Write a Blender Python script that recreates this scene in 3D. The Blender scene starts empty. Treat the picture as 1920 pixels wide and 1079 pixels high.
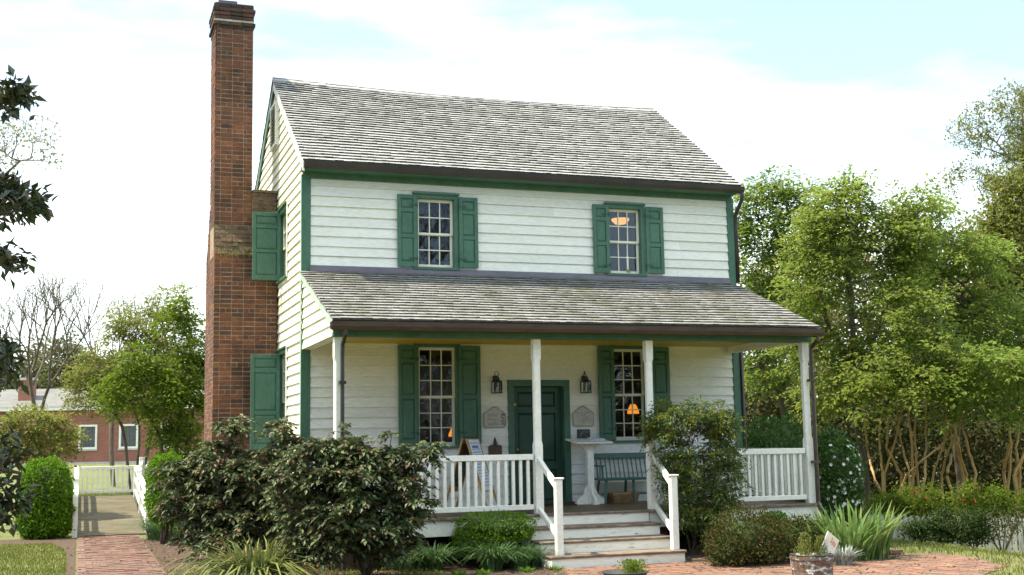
import bpy, math
import numpy as np
from mathutils import Matrix, Vector
rad = math.radians
SC = bpy.context.scene
COL = SC.collection

# ------------------------------------------------------------------ camera
CF = 2281.64
CP = np.array([-3.3219, -19.4037, 1.65])
CR = np.array([0.943037, -0.332205, -0.017895])
CU = np.array([-0.025121, -0.124741, 0.991871])
CV = np.array([0.331737, 0.934922, 0.125981])
cam_d = bpy.data.cameras.new('camera')
cam = bpy.data.objects.new('camera', cam_d)
COL.objects.link(cam)
cam_d.sensor_width = 36.0
cam_d.lens = CF / 1920 * 36.0
cam_d.clip_end = 2000
cam_d.clip_start = 0.1
M4 = Matrix.Identity(4)
for r in range(3):
    M4[r][0], M4[r][1], M4[r][2], M4[r][3] = CR[r], CU[r], -CV[r], CP[r]
cam.matrix_world = M4
SC.camera = cam

def at(D, px, py):
    """the point of the place that lies D metres into the picture at a pixel of the 1920 wide photo"""
    v = CV + CR * (px - 960) / CF + CU * (539.5 - py) / CF
    return CP + D * v

# ------------------------------------------------------------------ light
SUN_AZ = math.atan2(-0.97, 0.22)      # clockwise from +Y
SUN_EL = rad(61)
SUN_DIR = np.array([math.sin(SUN_AZ) * math.cos(SUN_EL), math.cos(SUN_AZ) * math.cos(SUN_EL), math.sin(SUN_EL)])
world = bpy.data.worlds.new('World')
SC.world = world
world.use_nodes = True
nt = world.node_tree
nt.nodes.clear()
wo = nt.nodes.new('ShaderNodeOutputWorld')
sky = nt.nodes.new('ShaderNodeTexSky')
sky.sky_type = 'NISHITA'
sky.sun_disc = False
sky.sun_elevation = SUN_EL
sky.sun_rotation = SUN_AZ
sky.altitude = 100
sky.air_density = 1.0
sky.dust_density = 1.5
sky.ozone_density = 1.5
bg = nt.nodes.new('ShaderNodeBackground')
bg.inputs['Strength'].default_value = 0.11
nt.links.new(sky.outputs[0], bg.inputs['Color'])
cl = nt.nodes.new('ShaderNodeBackground')
cl.inputs['Color'].default_value = (0.90, 1.0, 1.0, 1)
cl.inputs['Strength'].default_value = 0.72
mx = nt.nodes.new('ShaderNodeMixShader')
tc = nt.nodes.new('ShaderNodeTexCoord')
mp = nt.nodes.new('ShaderNodeMapping')
mp.inputs['Scale'].default_value = (1.3, 1.3, 5.5)
mp.inputs['Location'].default_value = (0.35, 0.1, 0.2)
no = nt.nodes.new('ShaderNodeTexNoise')
no.inputs['Scale'].default_value = 1.7
no.inputs['Detail'].default_value = 7
no.inputs['Roughness'].default_value = 0.55
sx = nt.nodes.new('ShaderNodeSeparateXYZ')
nt.links.new(tc.outputs['Generated'], mp.inputs['Vector'])
nt.links.new(mp.outputs[0], no.inputs['Vector'])
nt.links.new(tc.outputs['Generated'], sx.inputs[0])
# cloud bank near the horizon, a clear gap above it, broken cloud overhead; open blue low in the south
m1 = nt.nodes.new('ShaderNodeValToRGB')
ce = m1.color_ramp.elements
for q in range(4): ce.new(0.5)
for q, (p_, v_) in enumerate(((0.0, 0.32), (0.16, 0.26), (0.26, 0.03), (0.38, 0.0), (0.56, 0.32), (1.0, 0.26))):
    ce[q].position = p_; ce[q].color = (v_, v_, v_, 1)
nt.links.new(sx.outputs['Z'], m1.inputs[0])
m3 = nt.nodes.new('ShaderNodeMapRange')
m3.inputs[1].default_value = 0.1; m3.inputs[2].default_value = -0.8; m3.inputs[3].default_value = 0.0; m3.inputs[4].default_value = 0.30
nt.links.new(sx.outputs['Y'], m3.inputs[0])
m4 = nt.nodes.new('ShaderNodeMapRange')
m4.inputs[1].default_value = 0.55; m4.inputs[2].default_value = 0.35; m4.inputs[3].default_value = 0.0; m4.inputs[4].default_value = 1.0
nt.links.new(sx.outputs['Z'], m4.inputs[0])
m5 = nt.nodes.new('ShaderNodeMath'); m5.operation = 'MULTIPLY'
nt.links.new(m3.outputs[0], m5.inputs[0]); nt.links.new(m4.outputs[0], m5.inputs[1])
m6 = nt.nodes.new('ShaderNodeMath'); m6.operation = 'SUBTRACT'
nt.links.new(m1.outputs[0], m6.inputs[0]); nt.links.new(m5.outputs[0], m6.inputs[1])
m2 = nt.nodes.new('ShaderNodeMath'); m2.operation = 'ADD'
nt.links.new(no.outputs['Fac'], m2.inputs[0]); nt.links.new(m6.outputs[0], m2.inputs[1])
cr = nt.nodes.new('ShaderNodeValToRGB')
cr.color_ramp.elements[0].position = 0.50; cr.color_ramp.elements[0].color = (0.16, 0.16, 0.16, 1)
cr.color_ramp.elements[1].position = 0.76; cr.color_ramp.elements[1].color = (1, 1, 1, 1)
nt.links.new(m2.outputs[0], cr.inputs[0])
nt.links.new(cr.outputs[0], mx.inputs[0])
nt.links.new(bg.outputs[0], mx.inputs[1]); nt.links.new(cl.outputs[0], mx.inputs[2])
nt.links.new(mx.outputs[0], wo.inputs['Surface'])

sun_d = bpy.data.lights.new('sun', 'SUN')
sun_d.energy = 3.4
sun_d.angle = rad(1.2)
sun_d.color = (1.0, 0.89, 0.67)
sun = bpy.data.objects.new('sun', sun_d)
COL.objects.link(sun)
sun.location = tuple(SUN_DIR * 60)
sun.rotation_euler = Vector(tuple(SUN_DIR)).to_track_quat('Z', 'Y').to_euler()
SC.view_settings.view_transform = 'Standard'
SC.view_settings.look = 'None'
SC.view_settings.gamma = 1
SC.view_settings.exposure = 1.55
SC.cycles.max_bounces = 8
SC.cycles.transparent_max_bounces = 16

# ------------------------------------------------------------------ materials
def mat(name, cols, rough=0.6, scale=4.0, detail=5, stretch=(1, 1, 1), bump=0.0, bscale=40.0, island=None,
        spec=0.5, transl=0.0, metal=0.0, lo=0.35, hi=0.65, grain=None, tcol=None):
    """Principled surface: noise mixes the given colours; island = colours picked per loose piece."""
    m = bpy.data.materials.new(name)
    m.use_nodes = True
    n = m.node_tree
    b = n.nodes['Principled BSDF']
    b.inputs['Roughness'].default_value = rough
    b.inputs['Metallic'].default_value = metal
    b.inputs['Specular IOR Level'].default_value = spec
    t = n.nodes.new('ShaderNodeTexCoord')
    mpn = n.nodes.new('ShaderNodeMapping')
    mpn.inputs['Scale'].default_value = stretch
    n.links.new(t.outputs['Object'], mpn.inputs['Vector'])
    noi = n.nodes.new('ShaderNodeTexNoise')
    noi.inputs['Scale'].default_value = scale
    noi.inputs['Detail'].default_value = detail
    noi.inputs['Roughness'].default_value = 0.6
    n.links.new(mpn.outputs[0], noi.inputs['Vector'])
    ramp = n.nodes.new('ShaderNodeValToRGB')
    els = ramp.color_ramp.elements
    k = len(cols)
    while len(els) < k:
        els.new(0.5)
    for i, c in enumerate(cols):
        els[i].position = lo + (hi - lo) * (i / max(1, k - 1))
        els[i].color = (*c, 1)
    n.links.new(noi.outputs['Fac'], ramp.inputs[0])
    out = ramp.outputs[0]
    if island:
        g = n.nodes.new('ShaderNodeNewGeometry')
        r2 = n.nodes.new('ShaderNodeValToRGB')
        r2.color_ramp.interpolation = 'LINEAR'
        e2 = r2.color_ramp.elements
        while len(e2) < len(island):
            e2.new(0.5)
        for i, c in enumerate(island):
            e2[i].position = i / max(1, len(island) - 1)
            e2[i].color = (*c, 1)
        n.links.new(g.outputs['Random Per Island'], r2.inputs[0])
        mm = n.nodes.new('ShaderNodeMix'); mm.data_type = 'RGBA'; mm.blend_type = 'MULTIPLY'
        mm.inputs[0].default_value = 1.0
        n.links.new(r2.outputs[0], mm.inputs[6]); n.links.new(out, mm.inputs[7])
        out = mm.outputs[2]
    if grain:
        gs, ga = grain
        n2 = n.nodes.new('ShaderNodeTexNoise')
        n2.inputs['Scale'].default_value = gs; n2.inputs['Detail'].default_value = 4
        n.links.new(mpn.outputs[0], n2.inputs['Vector'])
        r3 = n.nodes.new('ShaderNodeMapRange')
        r3.inputs[1].default_value = 0.3; r3.inputs[2].default_value = 0.7
        r3.inputs[3].default_value = 1 - ga; r3.inputs[4].default_value = 1 + ga * 0.4
        n.links.new(n2.outputs['Fac'], r3.inputs[0])
        mm = n.nodes.new('ShaderNodeMix'); mm.data_type = 'RGBA'; mm.blend_type = 'MULTIPLY'
        mm.inputs[0].default_value = 1.0
        n.links.new(out, mm.inputs[6]); n.links.new(r3.outputs[0], mm.inputs[7])
        out = mm.outputs[2]
    n.links.new(out, b.inputs['Base Color'])
    if bump:
        n3 = n.nodes.new('ShaderNodeTexNoise')
        n3.inputs['Scale'].default_value = bscale; n3.inputs['Detail'].default_value = 4
        n.links.new(mpn.outputs[0], n3.inputs['Vector'])
        bp = n.nodes.new('ShaderNodeBump')
        bp.inputs['Strength'].default_value = bump; bp.inputs['Distance'].default_value = 0.02
        n.links.new(n3.outputs['Fac'], bp.inputs['Height'])
        n.links.new(bp.outputs[0], b.inputs['Normal'])
    if transl:
        tr = n.nodes.new('ShaderNodeBsdfTranslucent')
        if tcol:
            mm = n.nodes.new('ShaderNodeMix'); mm.data_type = 'RGBA'; mm.blend_type = 'MULTIPLY'
            mm.inputs[0].default_value = 1.0
            n.links.new(out, mm.inputs[6]); mm.inputs[7].default_value = (*tcol, 1)
            n.links.new(mm.outputs[2], tr.inputs['Color'])
        else:
            n.links.new(out, tr.inputs['Color'])
        ms = n.nodes.new('ShaderNodeMixShader')
        ms.inputs[0].default_value = transl
        o = n.nodes['Material Output']
        n.links.new(b.outputs[0], ms.inputs[1]); n.links.new(tr.outputs[0], ms.inputs[2])
        n.links.new(ms.outputs[0], o.inputs['Surface'])
    return m

W1 = (1.0, 1.0, 1.0)
m_white = mat('white_clapboard_paint', [(0.62, 0.605, 0.52), (0.77, 0.77, 0.715), (0.81, 0.815, 0.775)], 0.55, 1.4, 8, (0.5, 0.5, 2.4), bump=0.12, bscale=30, island=[(0.90, 0.90, 0.89), W1, (0.96, 0.955, 0.93)], grain=(18, 0.12), lo=0.20, hi=0.55)
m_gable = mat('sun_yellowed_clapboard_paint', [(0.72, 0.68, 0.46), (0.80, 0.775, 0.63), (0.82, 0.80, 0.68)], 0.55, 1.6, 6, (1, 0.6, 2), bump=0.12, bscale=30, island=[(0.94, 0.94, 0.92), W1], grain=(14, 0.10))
m_trim = mat('white_trim_paint', [(0.79, 0.78, 0.71), (0.86, 0.855, 0.80)], 0.5, 3, 6, (1, 1, 1), bump=0.08, bscale=40, grain=(22, 0.10))
m_sash = mat('cream_sash_paint', [(0.70, 0.67, 0.56), (0.78, 0.76, 0.66)], 0.5, 5)
m_green = mat('green_shutter_paint', [(0.040, 0.112, 0.072), (0.050, 0.134, 0.088), (0.064, 0.155, 0.106)], 0.48, 3.5, 8, (1, 1, 0.5), bump=0.10, bscale=50, grain=(26, 0.20), lo=0.30, hi=0.70)
m_door = mat('green_door_paint', [(0.018, 0.062, 0.042), (0.026, 0.078, 0.053)], 0.4, 2, bump=0.05, bscale=50, grain=(12, 0.12))
m_bench = mat('blue_green_bench_paint', [(0.032, 0.10, 0.085), (0.045, 0.13, 0.11)], 0.4, 4)
m_gutter = mat('dark_bronze_gutter', [(0.022, 0.018, 0.018), (0.04, 0.033, 0.03)], 0.4, 3, spec=0.5)
m_pgutter = mat('brown_gutter', [(0.045, 0.028, 0.024), (0.075, 0.048, 0.04)], 0.45, 3, stretch=(1, 4, 4))
m_flash = mat('grey_lead_flashing', [(0.085, 0.08, 0.105), (0.13, 0.125, 0.15)], 0.5, 3, stretch=(1, 3, 3))
m_ceiling = mat('cream_yellow_ceiling', [(0.46, 0.31, 0.018), (0.54, 0.38, 0.03)], 0.6, 2)
m_shingle = mat('weathered_shingle', [(0.78, 0.77, 0.75), (0.94, 0.93, 0.91), (1, 1, 1)], 0.85, 1.3, 7,
                island=[(0.31, 0.318, 0.33), (0.345, 0.353, 0.365), (0.375, 0.383, 0.395), (0.33, 0.338, 0.35), (0.40, 0.408, 0.42), (0.355, 0.363, 0.375)], bump=0.3, bscale=60, grain=(28, 0.22), stretch=(3, 0.8, 0.8))
m_shingle2 = mat('mossy_shingle', [(0.50, 0.50, 0.36), (0.72, 0.71, 0.64), (0.90, 0.89, 0.86), (1, 1, 1)], 0.9, 1.1, 7,
                 island=[(0.20, 0.203, 0.205), (0.24, 0.243, 0.245), (0.275, 0.278, 0.28), (0.22, 0.223, 0.225), (0.30, 0.303, 0.305), (0.245, 0.248, 0.25)], bump=0.3, bscale=60, grain=(28, 0.22), stretch=(2, 0.8, 0.8))
m_brick = mat('old_red_brick', [(0.38, 0.38, 0.38), (0.74, 0.73, 0.71), (1.08, 1, 0.93)], 0.85, 1.9, 8,
              island=[(0.085, 0.048, 0.04), (0.18, 0.066, 0.032), (0.23, 0.086, 0.038), (0.13, 0.055, 0.034), (0.26, 0.10, 0.045), (0.21, 0.075, 0.035), (0.11, 0.055, 0.042), (0.22, 0.08, 0.037)], bump=0.5, bscale=45, grain=(30, 0.35))
m_brick_dark = mat('sooty_brick', [(0.5, 0.5, 0.48), (0.9, 0.88, 0.85)], 0.9, 3, 7,
                   island=[(0.045, 0.04, 0.038), (0.09, 0.055, 0.045), (0.16, 0.075, 0.055), (0.06, 0.05, 0.047)], bump=0.5, bscale=45, grain=(30, 0.4))
m_brick_moss = mat('mossy_weathered_brick', [(0.45, 0.44, 0.34), (0.8, 0.75, 0.65)], 0.95, 5, 7,
                   island=[(0.16, 0.12, 0.09), (0.22, 0.15, 0.105), (0.26, 0.18, 0.13), (0.19, 0.15, 0.12)], bump=0.6, bscale=45, grain=(24, 0.45))
m_mortar = mat('lime_mortar', [(0.19, 0.135, 0.095), (0.36, 0.28, 0.20)], 0.95, 6, bump=0.4, bscale=60)
m_limeband = mat('lime_wash', [(0.30, 0.27, 0.22), (0.55, 0.51, 0.43)], 0.95, 8, bump=0.4)
m_deck = mat('porch_floor_paint', [(0.09, 0.07, 0.042), (0.14, 0.11, 0.07)], 0.5, 2, 5, (1, 6, 1), island=[(0.85, 0.85, 0.85), W1])
m_tread = mat('worn_tread', [(0.11, 0.085, 0.07), (0.20, 0.15, 0.11), (0.30, 0.24, 0.19)], 0.75, 5, 7, (1, 5, 3), bump=0.2, grain=(30, 0.35))
m_riser = mat('peeling_riser_paint', [(0.09, 0.075, 0.06), (0.72, 0.70, 0.60), (0.82, 0.80, 0.71), (0.85, 0.84, 0.76)], 0.65, 9, 8, (0.55, 1, 2.6), lo=0.29, hi=0.50, bump=0.25, bscale=20)
m_void = mat('crawlspace_shade', [(0.012, 0.011, 0.01), (0.02, 0.018, 0.016)], 0.95, 3)
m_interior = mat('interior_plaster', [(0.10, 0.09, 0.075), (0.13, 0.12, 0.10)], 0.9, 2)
m_black = mat('black_iron', [(0.012, 0.012, 0.013), (0.025, 0.025, 0.027)], 0.45, 8)
m_brass = mat('old_brass', [(0.35, 0.25, 0.10), (0.45, 0.33, 0.14)], 0.35, 9, metal=0.9)
m_wood = mat('pine_wood', [(0.30, 0.17, 0.065), (0.42, 0.25, 0.10)], 0.55, 4, 5, (6, 6, 0.8))
m_wood_dark = mat('dark_stained_wood', [(0.055, 0.03, 0.017), (0.10, 0.056, 0.03)], 0.55, 5, 5, (6, 6, 1))
m_paper = mat('printed_paper', [(0.62, 0.68, 0.80), (0.74, 0.79, 0.88)], 0.5, 6)
m_ink = mat('blue_print', [(0.08, 0.13, 0.32), (0.14, 0.2, 0.42)], 0.6, 8)
m_greyink = mat('grey_print', [(0.12, 0.12, 0.13), (0.2, 0.2, 0.2)], 0.6, 8)
m_basket = mat('woven_basket', [(0.20, 0.11, 0.05), (0.36, 0.22, 0.11)], 0.8, 5, island=[(0.7, 0.7, 0.7), W1])
m_plaque = mat('weathered_plaque', [(0.40, 0.38, 0.32), (0.50, 0.48, 0.42)], 0.7, 12, 6)
m_photo = mat('dark_print', [(0.02, 0.02, 0.02), (0.05, 0.05, 0.05), (0.16, 0.16, 0.16)], 0.3, 16, 5)
m_ramp = mat('weathered_ramp_boards', [(0.07, 0.058, 0.036), (0.13, 0.112, 0.072), (0.19, 0.165, 0.115)], 0.85, 3, 7, (0.6, 5, 3), bump=0.3, island=[(0.55, 0.54, 0.50), W1, (0.75, 0.72, 0.64), (0.9, 0.88, 0.8)], grain=(20, 0.3))
m_rust = mat('rusty_barrel', [(0.05, 0.045, 0.045), (0.17, 0.085, 0.05), (0.10, 0.09, 0.085), (0.55, 0.56, 0.54), (0.62, 0.62, 0.6)], 0.7, 9, 8, (1.2, 1.2, 2.4), lo=0.36, hi=0.70, bump=0.35, bscale=25)
m_clay = mat('dark_bowl', [(0.03, 0.03, 0.032), (0.06, 0.058, 0.06)], 0.55, 6)
m_soil = mat('potting_soil', [(0.03, 0.022, 0.016), (0.06, 0.042, 0.03)], 0.95, 20, bump=0.5)
m_bark = mat('grey_brown_bark', [(0.055, 0.042, 0.03), (0.13, 0.10, 0.075)], 0.9, 8, 6, (1, 1, 0.25), bump=0.5, bscale=20)
m_bark_far = mat('pale_winter_bark', [(0.12, 0.105, 0.09), (0.20, 0.18, 0.155)], 0.9, 6)
m_bark_tan = mat('tan_smooth_bark', [(0.30, 0.18, 0.065), (0.44, 0.28, 0.11), (0.36, 0.23, 0.09)], 0.7, 5, 6, (1, 1, 0.4))
m_stem = mat('shrub_stem', [(0.07, 0.05, 0.035), (0.14, 0.10, 0.065)], 0.85, 12)
def leafmat(name, isl, rough=0.55, transl=0.35, spec=0.15, tcol=None, patch=None, psc=1.2):
    return mat(name, patch or [(0.75, 0.75, 0.75), (1.1, 1.1, 1.1)], rough, psc, 4, island=isl, spec=spec, transl=transl, tcol=tcol)

l_spring = leafmat('spring_leaf', [(0.13, 0.21, 0.035), (0.20, 0.295, 0.05), (0.27, 0.345, 0.075), (0.15, 0.235, 0.04), (0.30, 0.345, 0.09)], transl=0.6)
l_spring2 = leafmat('yellow_spring_leaf', [(0.17, 0.245, 0.04), (0.24, 0.32, 0.055), (0.30, 0.36, 0.08), (0.15, 0.225, 0.04), (0.28, 0.29, 0.075)], transl=0.6)
l_mid = leafmat('mid_green_leaf', [(0.10, 0.17, 0.014), (0.15, 0.225, 0.02), (0.19, 0.255, 0.03), (0.12, 0.175, 0.017)], transl=0.45)
l_olive = leafmat('olive_leaf', [(0.18, 0.22, 0.04), (0.25, 0.28, 0.06), (0.27, 0.245, 0.075), (0.15, 0.22, 0.04)], transl=0.4)
l_far = leafmat('distant_leaf', [(0.13, 0.17, 0.06), (0.17, 0.20, 0.08), (0.19, 0.18, 0.09), (0.14, 0.16, 0.07)], transl=0.35)
l_brown = leafmat('brown_wood_leaf', [(0.22, 0.165, 0.075), (0.16, 0.16, 0.04), (0.27, 0.20, 0.10), (0.13, 0.16, 0.035), (0.24, 0.17, 0.085)], transl=0.35)
l_pale = leafmat('pale_blossom_leaf', [(0.42, 0.40, 0.26), (0.34, 0.35, 0.18), (0.50, 0.48, 0.34)], transl=0.35)
l_magnolia = leafmat('glossy_magnolia_leaf', [(0.022, 0.04, 0.016), (0.035, 0.058, 0.022), (0.045, 0.06, 0.028), (0.06, 0.045, 0.022)], rough=0.36, transl=0.14, spec=0.6)
l_box = leafmat('boxwood_leaf', [(0.08, 0.19, 0.010), (0.13, 0.26, 0.014), (0.17, 0.31, 0.02), (0.06, 0.14, 0.010)], rough=0.5, transl=0.35)
l_mahonia = leafmat('dark_glossy_leaf', [(0.045, 0.08, 0.032), (0.075, 0.12, 0.045), (0.055, 0.09, 0.04), (0.10, 0.145, 0.05), (0.075, 0.105, 0.055), (0.16, 0.19, 0.06), (0.08, 0.10, 0.045), (0.10, 0.075, 0.045), (0.19, 0.085, 0.045)], rough=0.52, transl=0.25, spec=0.35)
l_nandina = leafmat('mixed_green_and_bronze_leaf', [(0.07, 0.125, 0.035), (0.105, 0.165, 0.04), (0.08, 0.13, 0.045), (0.13, 0.18, 0.05)], rough=0.42, transl=0.3, spec=0.35, patch=[(0.7, 0.85, 0.9), (1, 1, 1), (1.5, 1.25, 0.8), (2.6, 1.6, 0.8)], psc=5.5)
l_barberry = leafmat('bronze_green_leaf', [(0.04, 0.065, 0.014), (0.06, 0.085, 0.016), (0.08, 0.065, 0.018), (0.10, 0.045, 0.018), (0.06, 0.10, 0.016), (0.05, 0.075, 0.015)], rough=0.5, transl=0.25)
l_camellia = leafmat('camellia_leaf', [(0.035, 0.09, 0.014), (0.055, 0.125, 0.02), (0.08, 0.16, 0.025)], rough=0.5, transl=0.2, spec=0.25)
l_hedge = leafmat('thin_hedge_leaf', [(0.03, 0.06, 0.014), (0.045, 0.08, 0.018), (0.06, 0.10, 0.022)], transl=0.25)
l_pine = leafmat('pine_needles', [(0.10, 0.135, 0.03), (0.14, 0.165, 0.035), (0.09, 0.12, 0.03)], transl=0.2)
l_iris = leafmat('iris_blade', [(0.11, 0.20, 0.055), (0.15, 0.26, 0.07), (0.19, 0.29, 0.09), (0.24, 0.30, 0.09)], transl=0.4)
l_yucca = leafmat('yucca_blade', [(0.12, 0.16, 0.05), (0.18, 0.21, 0.06), (0.25, 0.25, 0.08), (0.10, 0.15, 0.06)], transl=0.25)
l_liriope = leafmat('lily_turf_blade', [(0.05, 0.11, 0.035), (0.08, 0.16, 0.05), (0.11, 0.19, 0.07), (0.07, 0.13, 0.06)], transl=0.3)
l_silver = leafmat('silver_leaf', [(0.30, 0.34, 0.32), (0.42, 0.46, 0.44), (0.25, 0.29, 0.27)], transl=0.15)
l_grass = leafmat('lawn_blade', [(0.09, 0.14, 0.022), (0.135, 0.17, 0.03), (0.19, 0.18, 0.055), (0.11, 0.15, 0.025)], transl=0.35)
l_heather = leafmat('yellow_green_sprig', [(0.20, 0.24, 0.06), (0.28, 0.30, 0.08), (0.16, 0.20, 0.06)], transl=0.3)
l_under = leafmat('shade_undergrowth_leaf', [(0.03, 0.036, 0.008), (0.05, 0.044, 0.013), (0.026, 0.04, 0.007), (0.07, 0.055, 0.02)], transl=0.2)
m_petal = mat('white_petal', [(0.75, 0.75, 0.72), (0.82, 0.82, 0.8)], 0.6, 3, transl=0.3)
m_petal_red = mat('red_petal', [(0.45, 0.03, 0.03), (0.6, 0.06, 0.05)], 0.6, 3, transl=0.3)
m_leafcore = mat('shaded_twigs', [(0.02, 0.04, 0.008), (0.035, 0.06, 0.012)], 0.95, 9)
m_paver = mat('path_brick', [(0.72, 0.7, 0.68), (1, 1, 1)], 0.8, 2, 6, island=[(0.17, 0.075, 0.05), (0.22, 0.105, 0.072), (0.15, 0.085, 0.068), (0.20, 0.125, 0.10), (0.13, 0.07, 0.058), (0.25, 0.14, 0.10)], bump=0.3, grain=(30, 0.25))
m_paver2 = mat('salmon_path_brick', [(0.78, 0.76, 0.74), (1, 1, 1)], 0.8, 2, 6, island=[(0.215, 0.105, 0.068), (0.27, 0.14, 0.092), (0.19, 0.10, 0.072), (0.25, 0.15, 0.108), (0.16, 0.085, 0.062)], bump=0.3, grain=(30, 0.2))
m_sand = mat('sand_joint', [(0.10, 0.07, 0.05), (0.17, 0.12, 0.085)], 0.95, 12, bump=0.3)
m_mulch = mat('mulch_soil', [(0.03, 0.019, 0.012), (0.07, 0.041, 0.025), (0.115, 0.073, 0.048)], 0.95, 14, 8, bump=0.9, bscale=60, lo=0.3, hi=0.7)
m_chip = mat('bark_chip', [(0.8, 0.8, 0.8), (1, 1, 1)], 0.9, 6, island=[(0.05, 0.03, 0.02), (0.10, 0.058, 0.038), (0.15, 0.088, 0.06), (0.20, 0.14, 0.10), (0.075, 0.042, 0.028), (0.30, 0.24, 0.19)])
m_lawn = mat('lawn_soil', [(0.07, 0.095, 0.02), (0.11, 0.125, 0.03), (0.15, 0.14, 0.05)], 0.95, 1.7, 8, bump=0.6, bscale=40)
m_fence = mat('weathered_white_picket', [(0.26, 0.26, 0.24), (0.40, 0.40, 0.37), (0.50, 0.49, 0.45)], 0.8, 5, 6, (2, 2, 0.5), island=[(0.8, 0.8, 0.8), W1])
m_farbrick_wall = None
def brick_tex(name, c1, c2, mortar, sc=4.0):
    m = bpy.data.materials.new(name); m.use_nodes = True
    n = m.node_tree; b = n.nodes['Principled BSDF']; b.inputs['Roughness'].default_value = 0.85
    t = n.nodes.new('ShaderNodeTexCoord'); s = n.nodes.new('ShaderNodeSeparateXYZ'); c = n.nodes.new('ShaderNodeCombineXYZ')
    a = n.nodes.new('ShaderNodeMath'); a.operation = 'ADD'
    n.links.new(t.outputs['Object'], s.inputs[0]); n.links.new(s.outputs[0], a.inputs[0]); n.links.new(s.outputs[1], a.inputs[1])
    n.links.new(a.outputs[0], c.inputs[0]); n.links.new(s.outputs[2], c.inputs[1])
    k = n.nodes.new('ShaderNodeTexBrick')
    k.inputs['Color1'].default_value = (*c1, 1); k.inputs['Color2'].default_value = (*c2, 1); k.inputs['Mortar'].default_value = (*mortar, 1)
    k.inputs['Scale'].default_value = sc; k.inputs['Mortar Size'].default_value = 0.012; k.inputs['Brick Width'].default_value = 0.9; k.inputs['Row Height'].default_value = 0.3
    n.links.new(c.outputs[0], k.inputs['Vector'])
    no = n.nodes.new('ShaderNodeTexNoise'); no.inputs['Scale'].default_value = 0.7; no.inputs['Detail'].default_value = 6
    n.links.new(t.outputs['Object'], no.inputs['Vector'])
    mr = n.nodes.new('ShaderNodeMapRange'); mr.inputs[3].default_value = 0.7; mr.inputs[4].default_value = 1.2
    n.links.new(no.outputs['Fac'], mr.inputs[0])
    mm = n.nodes.new('ShaderNodeMix'); mm.data_type = 'RGBA'; mm.blend_type = 'MULTIPLY'; mm.inputs[0].default_value = 1
    n.links.new(k.outputs[0], mm.inputs[6]); n.links.new(mr.outputs[0], mm.inputs[7])
    n.links.new(mm.outputs[2], b.inputs['Base Color'])
    return m
m_farbrick = brick_tex('distant_red_brick', (0.30, 0.115, 0.08), (0.24, 0.09, 0.062), (0.36, 0.24, 0.19))
m_farroof = mat('distant_slate_roof', [(0.10, 0.10, 0.105), (0.15, 0.15, 0.155)], 0.7, 1.5, 6, (1, 1, 6))
m_concrete = mat('pale_concrete', [(0.38, 0.36, 0.32), (0.5, 0.48, 0.43)], 0.9, 3)
m_farglass = mat('dark_distant_glass', [(0.03, 0.04, 0.055), (0.06, 0.075, 0.10)], 0.1, 1, spec=0.8)
m_carpaint = mat('dark_blue_car_paint', [(0.02, 0.04, 0.10), (0.03, 0.055, 0.13)], 0.25, 2, spec=0.7)
m_tyre = mat('black_rubber', [(0.015, 0.015, 0.015), (0.025, 0.025, 0.025)], 0.8, 6)
def glass(name, wav=0.12):
    m = bpy.data.materials.new(name); m.use_nodes = True
    n = m.node_tree; n.nodes.clear()
    o = n.nodes.new('ShaderNodeOutputMaterial'); tr = n.nodes.new('ShaderNodeBsdfTransparent'); gl = n.nodes.new('ShaderNodeBsdfGlossy')
    tr.inputs[0].default_value = (0.82, 0.86, 0.84, 1); gl.inputs['Roughness'].default_value = 0.015
    gl.inputs['Color'].default_value = (0.85, 0.93, 1, 1)
    fr = n.nodes.new('ShaderNodeFresnel'); fr.inputs[0].default_value = 1.75
    ms = n.nodes.new('ShaderNodeMixShader')
    t = n.nodes.new('ShaderNodeTexCoord'); no = n.nodes.new('ShaderNodeTexNoise'); no.inputs['Scale'].default_value = 7; no.inputs['Detail'].default_value = 2
    bp = n.nodes.new('ShaderNodeBump'); bp.inputs['Strength'].default_value = wav; bp.inputs['Distance'].default_value = 0.02
    n.links.new(t.outputs['Object'], no.inputs['Vector']); n.links.new(no.outputs['Fac'], bp.inputs['Height'])
    n.links.new(bp.outputs[0], gl.inputs['Normal'])
    n.links.new(fr.outputs[0], ms.inputs[0]); n.links.new(tr.outputs[0], ms.inputs[1]); n.links.new(gl.outputs[0], ms.inputs[2])
    n.links.new(ms.outputs[0], o.inputs[0])
    return m
m_glass = glass('old_wavy_glass')
def emit(name, c, s):
    m = bpy.data.materials.new(name); m.use_nodes = True
    b = m.node_tree.nodes['Principled BSDF']
    b.inputs['Base Color'].default_value = (*c, 1); b.inputs['Emission Color'].default_value = (*c, 1); b.inputs['Emission Strength'].default_value = s
    t = m.node_tree.nodes.new('ShaderNodeTexNoise'); t.inputs['Scale'].default_value = 14
    mr = m.node_tree.nodes.new('ShaderNodeMapRange'); mr.inputs[3].default_value = s * 0.5; mr.inputs[4].default_value = s * 1.5
    m.node_tree.links.new(t.outputs['Fac'], mr.inputs[0]); m.node_tree.links.new(mr.outputs[0], b.inputs['Emission Strength'])
    return m
m_shade = emit('lit_amber_shade', (1.0, 0.30, 0.025), 0.42)
m_shade2 = emit('lit_ceiling_lamp', (1.0, 0.50, 0.15), 0.45)

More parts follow.
